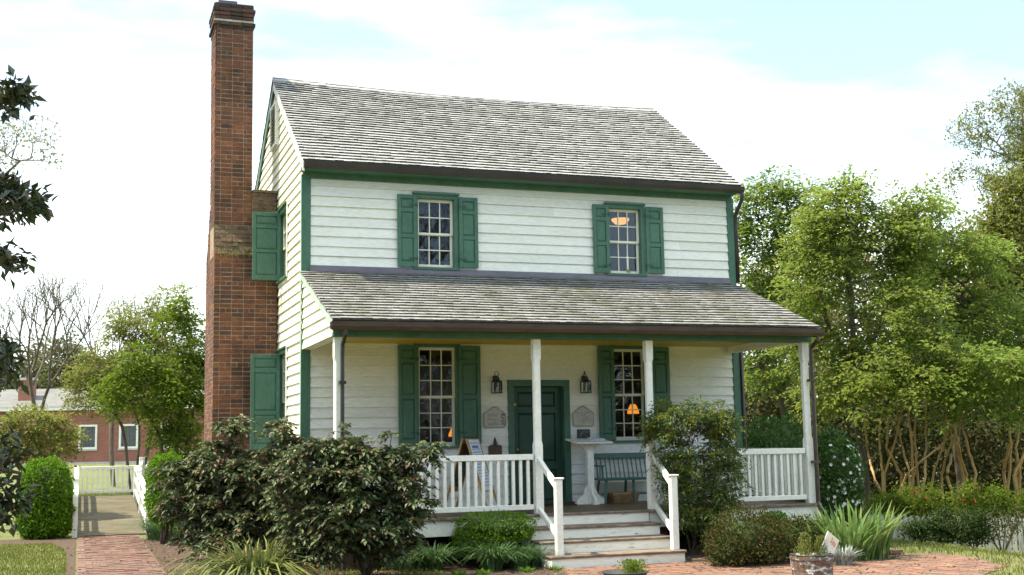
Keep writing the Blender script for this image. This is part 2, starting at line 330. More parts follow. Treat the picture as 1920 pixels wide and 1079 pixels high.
# ------------------------------------------------------------------ mesh builder
class MB:
    def __init__(s):
        s.v = []; s.f = {}; s.n = 0
    def add(s, verts, faces):
        verts = np.asarray(verts, float).reshape(-1, 3)
        for f in faces:
            s.f.setdefault(len(f), []).append(np.asarray(f, np.int64)[None, :] + s.n)
        s.v.append(verts); s.n += len(verts)
    def arr(s, verts, faces):
        """verts (N,k,3), faces: list of index tuples into the k"""
        N, k = verts.shape[:2]
        off = (np.arange(N) * k)[:, None] + s.n
        for f in faces:
            s.f.setdefault(len(f), []).append(off + np.asarray(f)[None, :])
        s.v.append(verts.reshape(-1, 3)); s.n += N * k
    HF = [(0, 3, 2, 1), (4, 5, 6, 7), (0, 1, 5, 4), (1, 2, 6, 5), (2, 3, 7, 6), (3, 0, 4, 7)]
    def hexa(s, p):
        s.add(p, MB.HF)
    def box(s, x0, x1, y0, y1, z0, z1):
        s.hexa([(x0, y0, z0), (x1, y0, z0), (x1, y1, z0), (x0, y1, z0), (x0, y0, z1), (x1, y0, z1), (x1, y1, z1), (x0, y1, z1)])
    def boxes(s, b):
        b = np.asarray(b, float)
        x0, x1, y0, y1, z0, z1 = b.T
        v = np.stack([np.stack(q, -1) for q in [(x0, y0, z0), (x1, y0, z0), (x1, y1, z0), (x0, y1, z0), (x0, y0, z1), (x1, y0, z1), (x1, y1, z1), (x0, y1, z1)]], 1)
        s.arr(v, MB.HF)
    def bar(s, a, b, w, h, up=(0, 0, 1)):
        """rectangular bar from a to b, w across, h along up"""
        a = np.array(a, float); b = np.array(b, float); d = b - a; d /= np.linalg.norm(d)
        up = np.array(up, float); r = np.cross(d, up); r /= np.linalg.norm(r); u = np.cross(r, d)
        p = [q + r * sx * w / 2 + u * sz * h / 2 for q in (a, b) for sx, sz in ((-1, -1), (1, -1), (1, 1), (-1, 1))]
        s.add(p, [(0, 1, 2, 3), (7, 6, 5, 4), (0, 4, 5, 1), (1, 5, 6, 2), (2, 6, 7, 3), (3, 7, 4, 0)])
    def prism(s, poly, f0, f1):
        """poly list of 2d points, f0/f1 map a 2d point to 3d for both ends"""
        n = len(poly)
        v = [f0(p) for p in poly] + [f1(p) for p in poly]
        s.add(v, [tuple(range(n))[::-1], tuple(range(n, 2 * n))] + [(i, (i + 1) % n, n + (i + 1) % n, n + i) for i in range(n)])
    def tube(s, pts, rr, n=8, cap=True):
        pts = np.array(pts, float); k = len(pts)
        rr = np.broadcast_to(np.array(rr, float), (k,))
        d = np.gradient(pts, axis=0); d /= np.linalg.norm(d, axis=1)[:, None] + 1e-9
        ref = np.array([0.31, 0.17, 0.93]) if abs(d[0][2]) < 0.9 else np.array([1, 0.1, 0])
        a = np.cross(d, ref); a /= np.linalg.norm(a, axis=1)[:, None]; b = np.cross(d, a)
        th = np.arange(n) * 2 * np.pi / n
        v = pts[:, None] + rr[:, None, None] * (a[:, None] * np.cos(th)[None, :, None] + b[:, None] * np.sin(th)[None, :, None])
        fs = []
        for i in range(k - 1):
            for j in range(n):
                fs.append((i * n + j, i * n + (j + 1) % n, (i + 1) * n + (j + 1) % n, (i + 1) * n + j))
        if cap:
            fs += [tuple(range(n))[::-1], tuple(range((k - 1) * n, k * n))]
        s.add(v, fs)
    def lathe(s, prof, c, n=24, sq=None):
        c = np.array(c, float); th = np.arange(n) * 2 * np.pi / n
        v = [(c[0] + r * math.cos(t), c[1] + r * math.sin(t), c[2] + z) for r, z in prof for t in th]
        fs = [(i * n + j, i * n + (j + 1) % n, (i + 1) * n + (j + 1) % n, (i + 1) * n + j) for i in range(len(prof) - 1) for j in range(n)]
        fs += [tuple(range(n))[::-1], tuple(range((len(prof) - 1) * n, len(prof) * n))]
        s.add(v, fs)
    def build(s, name, m, parent=None, loc=None, smooth=False, bevel=0.0):
        me = bpy.data.meshes.new(name)
        V = np.concatenate(s.v) if s.v else np.zeros((0, 3))
        off = wloc(parent) if parent is not None else np.array(loc if loc is not None else (0, 0, 0), float)
        V = V - off
        me.vertices.add(len(V)); me.vertices.foreach_set('co', V.astype(np.float32).ravel())
        li = []; ls = []; lt = []; st = 0
        for k, L in s.f.items():
            A = np.concatenate(L)
            li.append(A.ravel()); ls.append(st + np.arange(len(A)) * k); lt.append(np.full(len(A), k)); st += A.size
        li = np.concatenate(li); ls = np.concatenate(ls); lt = np.concatenate(lt)
        me.loops.add(len(li)); me.loops.foreach_set('vertex_index', li.astype(np.int32))
        me.polygons.add(len(ls)); me.polygons.foreach_set('loop_start', ls.astype(np.int32)); me.polygons.foreach_set('loop_total', lt.astype(np.int32))
        me.polygons.foreach_set('use_smooth', np.full(len(ls), bool(smooth)))
        me.update(calc_edges=True)
        me.materials.append(m)
        o = bpy.data.objects.new(name, me)
        COL.objects.link(o)
        if parent is not None:
            o.parent = parent
        else:
            o.location = tuple(off)
        if bevel:
            bv = o.modifiers.new('bevel', 'BEVEL'); bv.width = bevel; bv.segments = 1; bv.limit_method = 'ANGLE'; bv.angle_limit = rad(40)
        return o

def wloc(o):
    p = np.zeros(3)
    while o is not None:
        p = p + np.array(o.location); o = o.parent
    return p
def tag(o, label=None, cat=None, group=None, kind=None):
    if label: o['label'] = label
    if cat: o['category'] = cat
    if group: o['group'] = group
    if kind: o['kind'] = kind
    return o
def thing(name, label, cat, loc, group=None):
    o = bpy.data.objects.new(name, None); COL.objects.link(o); o.empty_display_size = 0.2
    o.location = tuple(float(q) for q in loc)
    return tag(o, label, cat, group)
def copy_thing(o, loc, label, group=None):
    c = o.copy(); COL.objects.link(c); c.location = tuple(loc); c['label'] = label
    if group: c['group'] = group
    for ch in o.children:
        d = ch.copy(); COL.objects.link(d); d.parent = c
        for g2 in ch.children:
            e = g2.copy(); COL.objects.link(e); e.parent = d
    return c

# ------------------------------------------------------------------ ground
G0 = -0.08
def sstep(a, b, x):
    t = np.clip((x - a) / (b - a), 0, 1); return t * t * (3 - 2 * t)
def gz(x, y):
    x = np.asarray(x, float); y = np.asarray(y, float)
    z = G0 + 0 * x
    z = z + 0.85 * sstep(14, 60, y) * sstep(14, -2, x)
    z = z - 0.5 * sstep(8.8, 13, x)
    return z
rng = np.random.default_rng(7)
gx = np.concatenate([np.linspace(-900, -40, 14), np.linspace(-35, 45, 81), np.linspace(50, 900, 14)])
gy = np.concatenate([np.linspace(-400, -40, 10), np.linspace(-35, 75, 111), np.linspace(80, 1200, 14)])
X, Y = np.meshgrid(gx, gy)
Zg = gz(X, Y)
b = MB()
vv = np.stack([X, Y, Zg], -1).reshape(-1, 3)
nx = len(gx)
I = (np.arange(len(gy) - 1)[:, None] * nx + np.arange(nx - 1)[None, :]).ravel()
b.v.append(vv); b.n = len(vv); b.f[4] = [np.stack([I, I + 1, I + nx + 1, I + nx], 1)]
tag(b.build('ground', m_lawn, smooth=True), kind='structure')

# ------------------------------------------------------------------ the house
W, DEP = 7.86, 6.0
EZ, RZ, RY = 6.18, 8.50, 3.0          # eave height (at y=-.36), ridge height, ridge y
house = thing('farmhouse', 'white clapboard two storey house with green shutters, shingle roofs and a front porch', 'house', (0, 0, G0))
EXPO = 0.165
def pieces(z0, z1, a0, a1, holes, expo=EXPO):
    """clapboard pieces (a0, a1, z0, z1, course z, course top)"""
    out = []
    n = int(math.ceil((z1 - z0) / expo))
    for i in range(n):
        c0 = z0 + i * expo; c1 = min(c0 + expo, z1)
        hs = [h for h in holes if h[2] < c1 - 1e-4 and h[3] > c0 + 1e-4]
        br = sorted({a0, a1} | {min(max(q, a0), a1) for h in hs for q in h[:2]})
        rj = np.random.default_rng(int(1000 * abs(c0)) + 17); jx = a0 + rj.uniform(1.2, 6.0)
        while jx < a1 - 0.4:
            if all(abs(jx - q) > 0.15 for q in br): br.append(jx)
            jx += rj.uniform(3.0, 5.0)
        br = sorted(br)
        for p, q in zip(br[:-1], br[1:]):
            q = q - 0.0025
            if q - p < 0.004: continue
            zs = [(c0, c1)]
            for h in hs:
                if h[0] < (p + q) / 2 < h[1]:
                    nz = []
                    for u, v in zs:
                        if h[2] > u: nz.append((u, min(v, h[2])))
                        if h[3] < v: nz.append((max(u, h[3]), v))
                    zs = [k for k in nz if k[1] - k[0] > 0.004]
            out += [(p, q, u, v, c0) for u, v in zs]
    return out
def clap(mb, frame, z0, z1, a0, a1, holes, lim=None, expo=EXPO, tb=0.035, tt=0.009):
    r = np.random.default_rng(int(abs(z0 * 31 + a1 * 7) * 10))
    jit = {}
    for p, q, u, v, c in pieces(z0, z1, a0, a1, holes, expo):
        if c not in jit: jit[c] = r.normal(0, 0.0018, 3)
        j = jit[c]
        ou = tb - (tb - tt) * (u - c) / expo + j[0] + r.normal(0, 0.0012); ov = tb - (tb - tt) * (v - c) / expo
        u2 = u + j[1] if abs(u - c) < 1e-6 else u
        if lim:
            l0, h0 = lim(u); l1, h1 = lim(v)
            p0, q0, p1, q1 = max(p, l0), min(q, h0), max(p, l1), min(q, h1)
            if q0 - p0 < 0.01: continue
            q1 = max(q1, p1 + 0.001)
        else:
            p0 = p1 = p; q0 = q1 = q
        mb.hexa([frame(p0, ou, u2), frame(q0, ou, u2), frame(q0, 0, u2), frame(p0, 0, u2), frame(p1, ov, v), frame(q1, ov, v), frame(q1, 0, v), frame(p1, 0, v)])
def sheath(mb, frame, z0, z1, a0, a1, holes, t=0.12):
    xs = sorted({a0, a1} | {q for h in holes for q in h[:2]}); zs = sorted({z0, z1} | {q for h in holes for q in h[2:4]})
    for p, q in zip(xs[:-1], xs[1:]):
        for u, v in zip(zs[:-1], zs[1:]):
            if any(h[0] < (p + q) / 2 < h[1] and h[2] < (u + v) / 2 < h[3] for h in holes): continue
            mb.hexa([frame(p, -0.001, u), frame(q, -0.001, u), frame(q, -t, u), frame(p, -t, u), frame(p, -0.001, v), frame(q, -0.001, v), frame(q, -t, v), frame(p, -t, v)])
FR = lambda a, o, z: (a, -o, z)
FL = lambda a, o, z: (-o, a, z)
# openings: sash rectangles
WIN = {'UL': (1.905, 2.535, 4.585, 5.727), 'UR': (5.392, 6.000, 4.580, 5.725), 'LL': (1.897, 2.540, 1.625, 3.232), 'LR': (5.408, 6.010, 1.665, 3.232)}
DOOR = (3.55, 4.45, 0.62, 2.58)
holes = [(a - 0.02, c + 0.02, z0 - 0.02, z1 + 0.02) for a, c, z0, z1 in WIN.values()] + [(DOOR[0] - 0.02, DOOR[1] + 0.02, 0.55, DOOR[3] + 0.02)]
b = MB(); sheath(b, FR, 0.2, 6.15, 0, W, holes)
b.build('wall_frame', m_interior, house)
b = MB()
clap(b, FR, 4.53, 5.97, 0.113, W - 0.108, holes)
b.build('wall', m_white, house)['label'] = 'white clapboard front wall of the upper storey'
b = MB()
clap(b, FR, 0.60, 3.30, 0.113, W - 0.108, holes)
b.build('wall', m_white, house)['label'] = 'white clapboard front wall under the porch roof'
# left gable
GW = [(1.50, 2.40, 4.60, 5.76), (1.50, 2.40, 1.62, 3.25)]
gh = [(a - 0.02, c + 0.02, z0 - 0.02, z1 + 0.02) for a, c, z0, z1 in GW] + [(2.62, 3.30, 7.16, 8.0)]
slope = (RZ - EZ) / (RY + 0.36)
def rooflim(z):
    zz = max(z, EZ + 0.30)
    k = (zz - EZ + 0.10) / slope - 0.36 if z > 6.0 else 0
    k = max(0.0, (z + 0.14 - EZ) / slope - 0.36)
    return (k, 2 * RY - k)
b = MB(); clap(b, FL, 0.35, 8.34, 0.002, 2 * RY, gh, rooflim)
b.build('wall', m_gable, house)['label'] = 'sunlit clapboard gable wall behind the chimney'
b = MB(); sheath(b, FL, 0.2, 6.2, 0.12, DEP - 0.12, gh[:2])
b.prism([(0.05, 6.2), (DEP - 0.05, 6.2), (RY, 8.22)], lambda p: (0.001, p[0], p[1]), lambda p: (0.1, p[0], p[1]))
b.box(0.02, 0.1, 2.58, 3.34, 7.1, 8.05)
b.build('wall_frame', m_interior, house)
# rear and right walls
b = MB()
clap(b, lambda a, o, z: (W + o, a, z), 0.35, 8.34, 0.0, 2 * RY, [], rooflim)
clap(b, lambda a, o, z: (a, DEP + o, z), 0.35, 6.1, 0.0, W, [])
b.build('wall', m_white, house)
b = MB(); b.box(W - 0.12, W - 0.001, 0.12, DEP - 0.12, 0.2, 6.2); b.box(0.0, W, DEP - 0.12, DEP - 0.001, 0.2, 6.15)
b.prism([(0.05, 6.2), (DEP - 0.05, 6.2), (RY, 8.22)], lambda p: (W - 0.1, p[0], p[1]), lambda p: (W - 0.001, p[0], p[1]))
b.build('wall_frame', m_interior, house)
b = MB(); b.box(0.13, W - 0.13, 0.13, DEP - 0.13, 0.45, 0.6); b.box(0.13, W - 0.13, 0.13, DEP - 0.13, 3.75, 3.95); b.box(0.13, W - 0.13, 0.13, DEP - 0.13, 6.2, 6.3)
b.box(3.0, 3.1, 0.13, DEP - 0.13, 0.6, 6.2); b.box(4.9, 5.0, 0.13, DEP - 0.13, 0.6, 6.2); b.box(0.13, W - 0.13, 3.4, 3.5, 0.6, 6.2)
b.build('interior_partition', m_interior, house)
b = MB(); b.box(0.0, W, 0.02, 0.14, G0 - 0.3, 0.35); b.box(0, 0.14, 0.14, DEP, G0 - 0.3, 0.35); b.box(W - 0.14, W, 0.14, DEP, G0 - 0.3, 0.35)
b.build('foundation', m_brick_dark, house)
# corner boards
for nm, x0, x1, z0, z1 in [('corner_board', -0.034, 0.113, 4.40, 6.02), ('corner_board', -0.034, 0.113, 0.45, 3.3), ('corner_board', W - 0.108, W + 0.034, 4.40, 6.02), ('corner_board', W - 0.108, W + 0.034, 0.45, 3.3)]:
    b = MB(); b.box(x0, x1, -0.042, 0.004, z0, z1); b.build(nm, m_green, house, bevel=0.004)
b = MB(); b.box(-0.044, -0.034, -0.045, 0.03, 0.3, 6.02); b.build('corner_edge', mat('pale_green_edge', [(0.26, 0.42, 0.30), (0.34, 0.50, 0.37)], 0.6, 3), house)
# eaves: frieze, soffit box and fascia
b = MB(); b.box(0.0, W, -0.055, 0.0, 5.965, 6.06); b.build('frieze_board', m_green, house)
b = MB(); b.box(-0.05, W + 0.02, -0.305, 0.0, 6.06, 6.185); b.build('eave_box', m_green, house, bevel=0.006)
b = MB()
gp = [(0, 0.095), (0, 0), (-0.02, -0.018), (-0.075, -0.018), (-0.105, 0.03), (-0.115, 0.095), (-0.105, 0.095), (-0.096, 0.035), (-0.07, -0.006), (-0.02, -0.006), (-0.012, 0.003), (-0.012, 0.095)]
b.prism(gp, lambda p: (-0.06, -0.315 + p[0], 6.085 + p[1]), lambda p: (W + 0.06, -0.315 + p[0], 6.07 + p[1]))
b.build('gutter', m_gutter, house)
b = MB()
b.tube([(W + 0.03, -0.37, 6.08), (W + 0.03, -0.37, 6.0), (W + 0.03, -0.34, 5.92), (W + 0.05, -0.12, 5.76), (W + 0.062, -0.05, 5.68), (W + 0.062, -0.045, 5.5), (W + 0.062, -0.045, 4.46)], 0.036, 8)
b.tube([(W + 0.062, -0.045, 3.25), (W + 0.062, -0.045, 0.1)], 0.036, 8)
b.build('downspout', m_gutter, house, smooth=True)

def shingle_roof(mb, x0, x1, ye, ze, yr, zr, expo, seed, sag=0.0, tbutt=0.034, wmin=0.07, wmax=0.15, wave=0.0):
    r = np.random.default_rng(seed)
    L = math.hypot(yr - ye, zr - ze); dy, dz = (yr - ye) / L, (zr - ze) / L
    ny, nz = -dz, dy                        # normal (points up and out)
    if nz < 0: ny, nz = -ny, -nz
    n = int(round(L / expo)); expo = L / n
    out = []
    for i in range(n):
        s0 = i * expo; s1 = s0 + expo * 1.18
        x = x0 - 0.012 * r.random()
        cw = 0.006 * np.sin(np.arange(3) + i * 1.7)
        while x < x1:
            w = r.uniform(wmin, wmax); xe = min(x + w, x1 + 0.012 * r.random())
            if x1 - xe < 0.05: xe = x1 + 0.012 * r.random()
            sj = r.normal(0, 0.0035) + 0.007 * math.sin(x * 1.3 + i * 0.9)
            t = tbutt * r.uniform(0.88, 1.15)
            g = 0.003
            sg = lambda xx, s: -sag * math.sin(math.pi * np.clip((xx - x0) / (x1 - x0) * 1.0, 0, 1)) ** 1.0 * (s / L) + wave * math.sin(xx * 0.9 + 0.5) * math.sin(s * 1.1)
            P = []
            for s, h in ((s0 + sj, -0.004), (s0 + sj, t), (s1, 0.004), (s1, -0.006)):
                for xx in (x + g, xe - g):
                    P.append((xx, ye + dy * s + ny * h, ze + dz * s + nz * h + sg(xx, s)))
            out.append([P[0], P[1], P[7], P[6], P[2], P[3], P[5], P[4]])
            x = xe
    mb.arr(np.array(out), MB.HF)
    return len(out)
def butt_shade(o, n, m):
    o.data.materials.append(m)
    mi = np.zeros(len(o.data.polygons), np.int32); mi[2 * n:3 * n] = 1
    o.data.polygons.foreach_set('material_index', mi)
m_buttshade = mat('shaded_butt_ends', [(0.055, 0.052, 0.048), (0.12, 0.115, 0.107)], 0.95, 9, 5)  # end grain of the butts, darkened to put their shade into the colour
XL, XR = -0.075, 7.87
b = MB(); n_sh = shingle_roof(b, XL, XR, -0.37, EZ, RY, RZ, 0.127, 3, sag=0.08, wave=0.012)
roof = b.build('roof', m_shingle, house); butt_shade(roof, n_sh, m_buttshade)
b = MB()
r = np.random.default_rng(5)
x = XL
while x < XR:                                  # ridge course, tilted boards
    xe = min(x + r.uniform(0.1, 0.2), XR)
    s = -0.08 * math.sin(math.pi * (x - XL) / (XR - XL)) + r.normal(0, 0.004)
    b.hexa([(x, RY - 0.13, RZ - 0.075 + s), (xe, RY - 0.13, RZ - 0.075 + s), (xe, RY + 0.02, RZ + 0.028 + s), (x, RY + 0.02, RZ + 0.028 + s), (x, RY - 0.135, RZ - 0.055 + s), (xe, RY - 0.135, RZ - 0.055 + s), (xe, RY + 0.02, RZ + 0.05 + s), (x, RY + 0.02, RZ + 0.05 + s)])
    x = xe
b.build('ridge_course', m_shingle, roof)
b = MB(); shingle_roof(b, XL, XR, 2 * RY + 0.37, EZ, RY, RZ, 0.25, 4, sag=0.08, wmin=0.3, wmax=0.5)
b.build('roof', m_shingle, house)['label'] = 'rear slope of the main roof'
b = MB()
for s in (-1, 1):
    e = RY + s * (RY + 0.36)
    b.hexa([(XL + 0.03, e, EZ - 0.11), (XR - 0.03, e, EZ - 0.11), (XR - 0.03, RY, RZ - 0.13), (XL + 0.03, RY, RZ - 0.13), (XL + 0.03, e, EZ - 0.012), (XR - 0.03, e, EZ - 0.012), (XR - 0.03, RY, RZ - 0.07), (XL + 0.03, RY, RZ - 0.07)])
b.build('roof_deck', m_wood_dark, house)
# rake boards on the gable: front slope white, rear slope green
for s, mm in ((-1, m_white), (1, m_green)):
    e = RY + s * (RY + 0.33)
    for x0 in (XL + 0.012, XR - 0.035):
        b = MB(); b.hexa([(x0, e, EZ - 0.17), (x0 + 0.026, e, EZ - 0.17), (x0 + 0.026, RY, RZ - 0.21), (x0, RY, RZ - 0.21), (x0, e, EZ - 0.016), (x0 + 0.026, e, EZ - 0.016), (x0 + 0.026, RY, RZ - 0.06), (x0, RY, RZ - 0.06)])
        b.build('rake_board', mm, house)
# louvred gable vent
b = MB()
vy0, vy1, vz0, vz1 = 2.62, 3.30, 7.16, 8.0
for y0, y1, z0, z1 in ((vy0, vy0 + 0.06, vz0, vz1), (vy1 - 0.06, vy1, vz0, vz1), (vy0 + 0.06, vy1 - 0.06, vz0, vz0 + 0.06), (vy0 + 0.06, vy1 - 0.06, vz1 - 0.06, vz1)):
    b.box(-0.075, 0.0, y0, y1, z0, z1)
vent = b.build('gable_vent', m_trim, house)
b = MB()
for k in range(11):
    z = vz0 + 0.09 + k * 0.066
    b.hexa([(-0.068, vy0 + 0.06, z - 0.03), (-0.06, vy0 + 0.06, z - 0.04), (-0.06, vy1 - 0.06, z - 0.04), (-0.068, vy1 - 0.06, z - 0.03), (-0.015, vy0 + 0.06, z + 0.035), (-0.007, vy0 + 0.06, z + 0.025), (-0.007, vy1 - 0.06, z + 0.025), (-0.015, vy1 - 0.06, z + 0.035)])
b.build('louvre', m_plaque, vent)

# --- windows
def window(frame, rect, rows, right_of=None, meet=None, depth=0.05, hood=0.045):
    x0, x1, z0, z1 = rect
    b = MB()
    c = 0.078
    def bx(a0, a1, o0, o1, u, v, mb=None):
        (mb or b).hexa([frame(a0, o1, u), frame(a1, o1, u), frame(a1, o0, u), frame(a0, o0, u), frame(a0, o1, v), frame(a1, o1, v), frame(a1, o0, v), frame(a0, o0, v)])
    bx(x0 - c, x0 - 0.001, -depth - 0.06, 0.045, z0 - 0.02, z1 + 0.072)
    bx(x1 + 0.001, x1 + c, -depth - 0.06, 0.045, z0 - 0.02, z1 + 0.072)
    bx(x0 - 0.001, x1 + 0.001, -depth - 0.06, 0.043, z1 + 0.001, z1 + 0.07)
    win = b.build('window', m_green, house, bevel=0.003)
    b2 = MB(); bx(x0 - c - 0.012, x1 + c + 0.012, -0.0, 0.075, z1 + 0.072, z1 + 0.098, b2); bx(x0 - c - 0.002, x1 + c + 0.002, 0.0, 0.058, z1 + 0.0725, z1 + 0.060, b2)
    b2.build('head_moulding', m_green, win)
    b2 = MB(); bx(x0 - c - 0.01, x1 + c + 0.01, -depth - 0.06, 0.07, z0 - 0.062, z0 - 0.021, b2)
    b2.build('sill', m_green, win)
    zm = meet if meet else (z0 + z1) / 2
    for k, (u, v, nr, off) in enumerate(((z0 - 0.02, zm - 0.006, rows[1], 0.03), (zm - 0.03, z1, rows[0], 0.0))):
        o0, o1 = -depth - 0.03 - off, -depth + 0.0 - off
        s = MB(); st = 0.042; rb = 0.062 if k == 0 else 0.034; rt = 0.034 if k == 0 else 0.046
        bx(x0, x0 + st, o0, o1, u, v, s); bx(x1 - st, x1, o0, o1, u, v, s)
        bx(x0 + st, x1 - st, o0, o1, u, u + rb, s); bx(x0 + st, x1 - st, o0, o1, v - rt, v, s)
        gx0, gx1, gz0, gz1 = x0 + st, x1 - st, u + rb, v - rt
        mw = 0.017
        for i in (1, 2):
            xx = gx0 + (gx1 - gx0) * i / 3; bx(xx - mw / 2, xx + mw / 2, o0 + 0.004, o1 - 0.003, gz0, gz1, s)
        for i in range(1, nr):
            zz = gz0 + (gz1 - gz0) * i / nr
            for j in range(3):
                xa = gx0 + (gx1 - gx0) * j / 3 + (mw / 2 if j else 0); xb = gx0 + (gx1 - gx0) * (j + 1) / 3 - (mw / 2 if j < 2 else 0)
                bx(xa, xb, o0 + 0.004, o1 - 0.003, zz - mw / 2, zz + mw / 2, s)
        s.build('sash', m_sash, win)
        g = MB(); om = (o0 + o1) / 2 - 0.004
        r = np.random.default_rng(int(x0 * 100 + k))
        for i in range(nr):
            for j in range(3):
                xa, xb = gx0 + (gx1 - gx0) * j / 3, gx0 + (gx1 - gx0) * (j + 1) / 3
                za, zb = gz0 + (gz1 - gz0) * i / nr, gz0 + (gz1 - gz0) * (i + 1) / nr
                t = r.normal(0, 0.0011, 4)
                g.add([frame(xa, om + t[0], za), frame(xb, om + t[1], za), frame(xb, om + t[2], zb), frame(xa, om + t[3], zb)], [(0, 1, 2, 3)])
        g.build('pane', m_glass, win)
    return win
for k, rc in WIN.items():
    window(FR, rc, (2, 2) if k[0] == 'U' else (3, 3))
for rc in GW:
    b = MB()
    y0, y1, z0, z1 = rc
    def bx(mb, a0, a1, o0, o1, u, v):
        mb.hexa([FL(a0, o1, u), FL(a1, o1, u), FL(a1, o0, u), FL(a0, o0, u), FL(a0, o1, v), FL(a1, o1, v), FL(a1, o0, v), FL(a0, o0, v)])
    window(FL, (y0 + 0.0, y1, z0, z1), (2, 2) if z0 > 3 else (3, 3))
    bx(b, y0 - 0.12, y0 - 0.08, 0.03, 0.05, z0 - 0.06, z1 + 0.12)
    b.build('window_trim', m_trim, house)

# --- shutters
def shutter(frame, x0, x1, z0, z1, o=0.05, t=0.035, bars=None, hinge=0):
    """panelled shutter; frame(a, out, z)"""
    def bx(mb, a0, a1, o0, o1, u, v):
        mb.hexa([frame(a0, o1, u), frame(a1, o1, u), frame(a1, o0, u), frame(a0, o0, u), frame(a0, o1, v), frame(a1, o1, v), frame(a1, o0, v), frame(a0, o0, v)])
    H = z1 - z0; st = 0.062
    rows = bars or [(0.075, 0.40), (0.455, 0.76), (0.815, 0.945)]
    b = MB()
    bx(b, x0, x0 + st, o, o + t, z0, z1); bx(b, x1 - st, x1, o, o + t, z0, z1)
    edges = [0] + [q for rr in rows for q in rr] + [1]
    for u, v in zip(edges[0::2], edges[1::2]):
        bx(b, x0 + st, x1 - st, o, o + t - 0.001, z0 + u * H, z0 + v * H)
    s = b.build('shutter', m_green, house, bevel=0.003)
    for u, v in rows:
        p = MB(); a0, a1, c0, c1 = x0 + st, x1 - st, z0 + u * H, z0 + v * H
        e = 0.030; o0, o1 = o + t - 0.020, o + t - 0.004
        p.add([frame(a0, o0, c0), frame(a1, o0, c0), frame(a1, o0, c1), frame(a0, o0, c1), frame(a0 + e, o1, c0 + e), frame(a1 - e, o1, c0 + e), frame(a1 - e, o1, c1 - e), frame(a0 + e, o1, c1 - e)],
              [(4, 5, 6, 7), (0, 1, 5, 4), (1, 2, 6, 5), (2, 3, 7, 6), (3, 0, 4, 7)])
        p.build('panel', m_green, s)
    if hinge:
        for f in (0.12, 0.86):
            p = MB(); a0 = x1 if hinge > 0 else x0
            bx(p, min(a0, a0 - hinge * 0.13), max(a0, a0 - hinge * 0.13), o + t - 0.0005, o + t + 0.005, z0 + f * H - 0.016, z0 + f * H + 0.016)
            bx(p, a0 - 0.012, a0 + 0.012, o + t - 0.02, o + t + 0.012, z0 + f * H - 0.03, z0 + f * H + 0.03)
            p.build('hinge', m_door, s)
    return s
shutter(FR, 1.548, 1.880, 4.555, 5.770, hinge=1); shutter(FR, 2.612, 2.944, 4.565, 5.770, hinge=-1)
shutter(FR, 5.065, 5.370, 4.555, 5.772, hinge=1); shutter(FR, 6.085, 6.428, 4.570, 5.772, hinge=-1)
LB = [(0.06, 0.46), (0.50, 0.82), (0.86, 0.955)]
shutter(FR, 1.548, 1.875, 1.625, 3.262, bars=LB, hinge=1); shutter(FR, 2.572, 2.952, 1.625, 3.255, bars=LB, hinge=-1)
shutter(FR, 5.090, 5.390, 1.655, 3.272, bars=LB, hinge=1); shutter(FR, 6.100, 6.455, 1.655, 3.265, bars=LB, hinge=-1)
# two shutters of the gable windows stand open square to the wall, against the chimney
SB = [(0.055, 0.34), (0.385, 0.70), (0.76, 0.86)]
shutter(lambda a, o, z: (-a, 2.22 - o, z), 0.030, 0.525, 4.575, 5.795, o=0.0, t=0.04, bars=[(0.075, 0.405), (0.455, 0.765), (0.825, 0.945)])
shutter(lambda a, o, z: (-a, 2.22 - o, z), 0.030, 0.535, 1.60, 3.260, o=0.0, t=0.04, bars=[(0.06, 0.36), (0.405, 0.805), (0.855, 0.955)])

# --- door
x0, x1, z0, z1 = DOOR
b = MB()
for a0, a1, u, v in ((x0 - 0.11, x0 - 0.001, 0.60, z1 + 0.109), (x1 + 0.001, x1 + 0.11, 0.60, z1 + 0.109), (x0 - 0.001, x1 + 0.001, z1 + 0.001, z1 + 0.108)):
    b.box(a0, a1, -0.048, 0.16, u, v)
b.build('door_frame', m_green, house, bevel=0.004)
b = MB(); d0, d1 = x0 + 0.003, x1 - 0.003
st = 0.105
rowsD = [(0.66, 1.18), (1.32, 2.13), (2.24, 2.49)]
mid = (d0 + d1) / 2
b.box(d0, d0 + st, 0.09, 0.135, 0.625, z1 - 0.003); b.box(d1 - st, d1, 0.09, 0.135, 0.625, z1 - 0.003); b.box(mid - 0.055, mid + 0.055, 0.0905, 0.135, 0.625, z1 - 0.003)
ed = [0.625] + [q for rr in rowsD for q in rr] + [z1 - 0.003]
for u, v in zip(ed[0::2], ed[1::2]):
    b.box(d0 + st, mid - 0.055, 0.091, 0.135, u, v); b.box(mid + 0.055, d1 - st, 0.091, 0.135, u, v)
door = b.build('door', m_door, house, bevel=0.003)
for u, v in rowsD:
    for a0, a1 in ((d0 + st, mid - 0.055), (mid + 0.055, d1 - st)):
        p = MB(); e = 0.035
        p.add([(a0, 0.118, u), (a1, 0.118, u), (a1, 0.118, v), (a0, 0.118, v), (a0 + e, 0.098, u + e), (a1 - e, 0.098, u + e), (a1 - e, 0.098, v - e), (a0 + e, 0.098, v - e)],
              [(4, 5, 6, 7), (0, 1, 5, 4), (1, 2, 6, 5), (2, 3, 7, 6), (3, 0, 4, 7)])
        p.build('panel', m_door, door)
b = MB(); b.tube([(d0 + 0.07, 0.09, 1.52), (d0 + 0.07, 0.062, 1.52)], 0.014, 10); b.tube([(d0 + 0.07, 0.066, 1.52), (d0 + 0.07, 0.055, 1.52), (d0 + 0.07, 0.035, 1.52), (d0 + 0.07, 0.028, 1.52)], [0.018, 0.03, 0.028, 0.012], 12)
b.build('handle', m_brass, door, smooth=True)
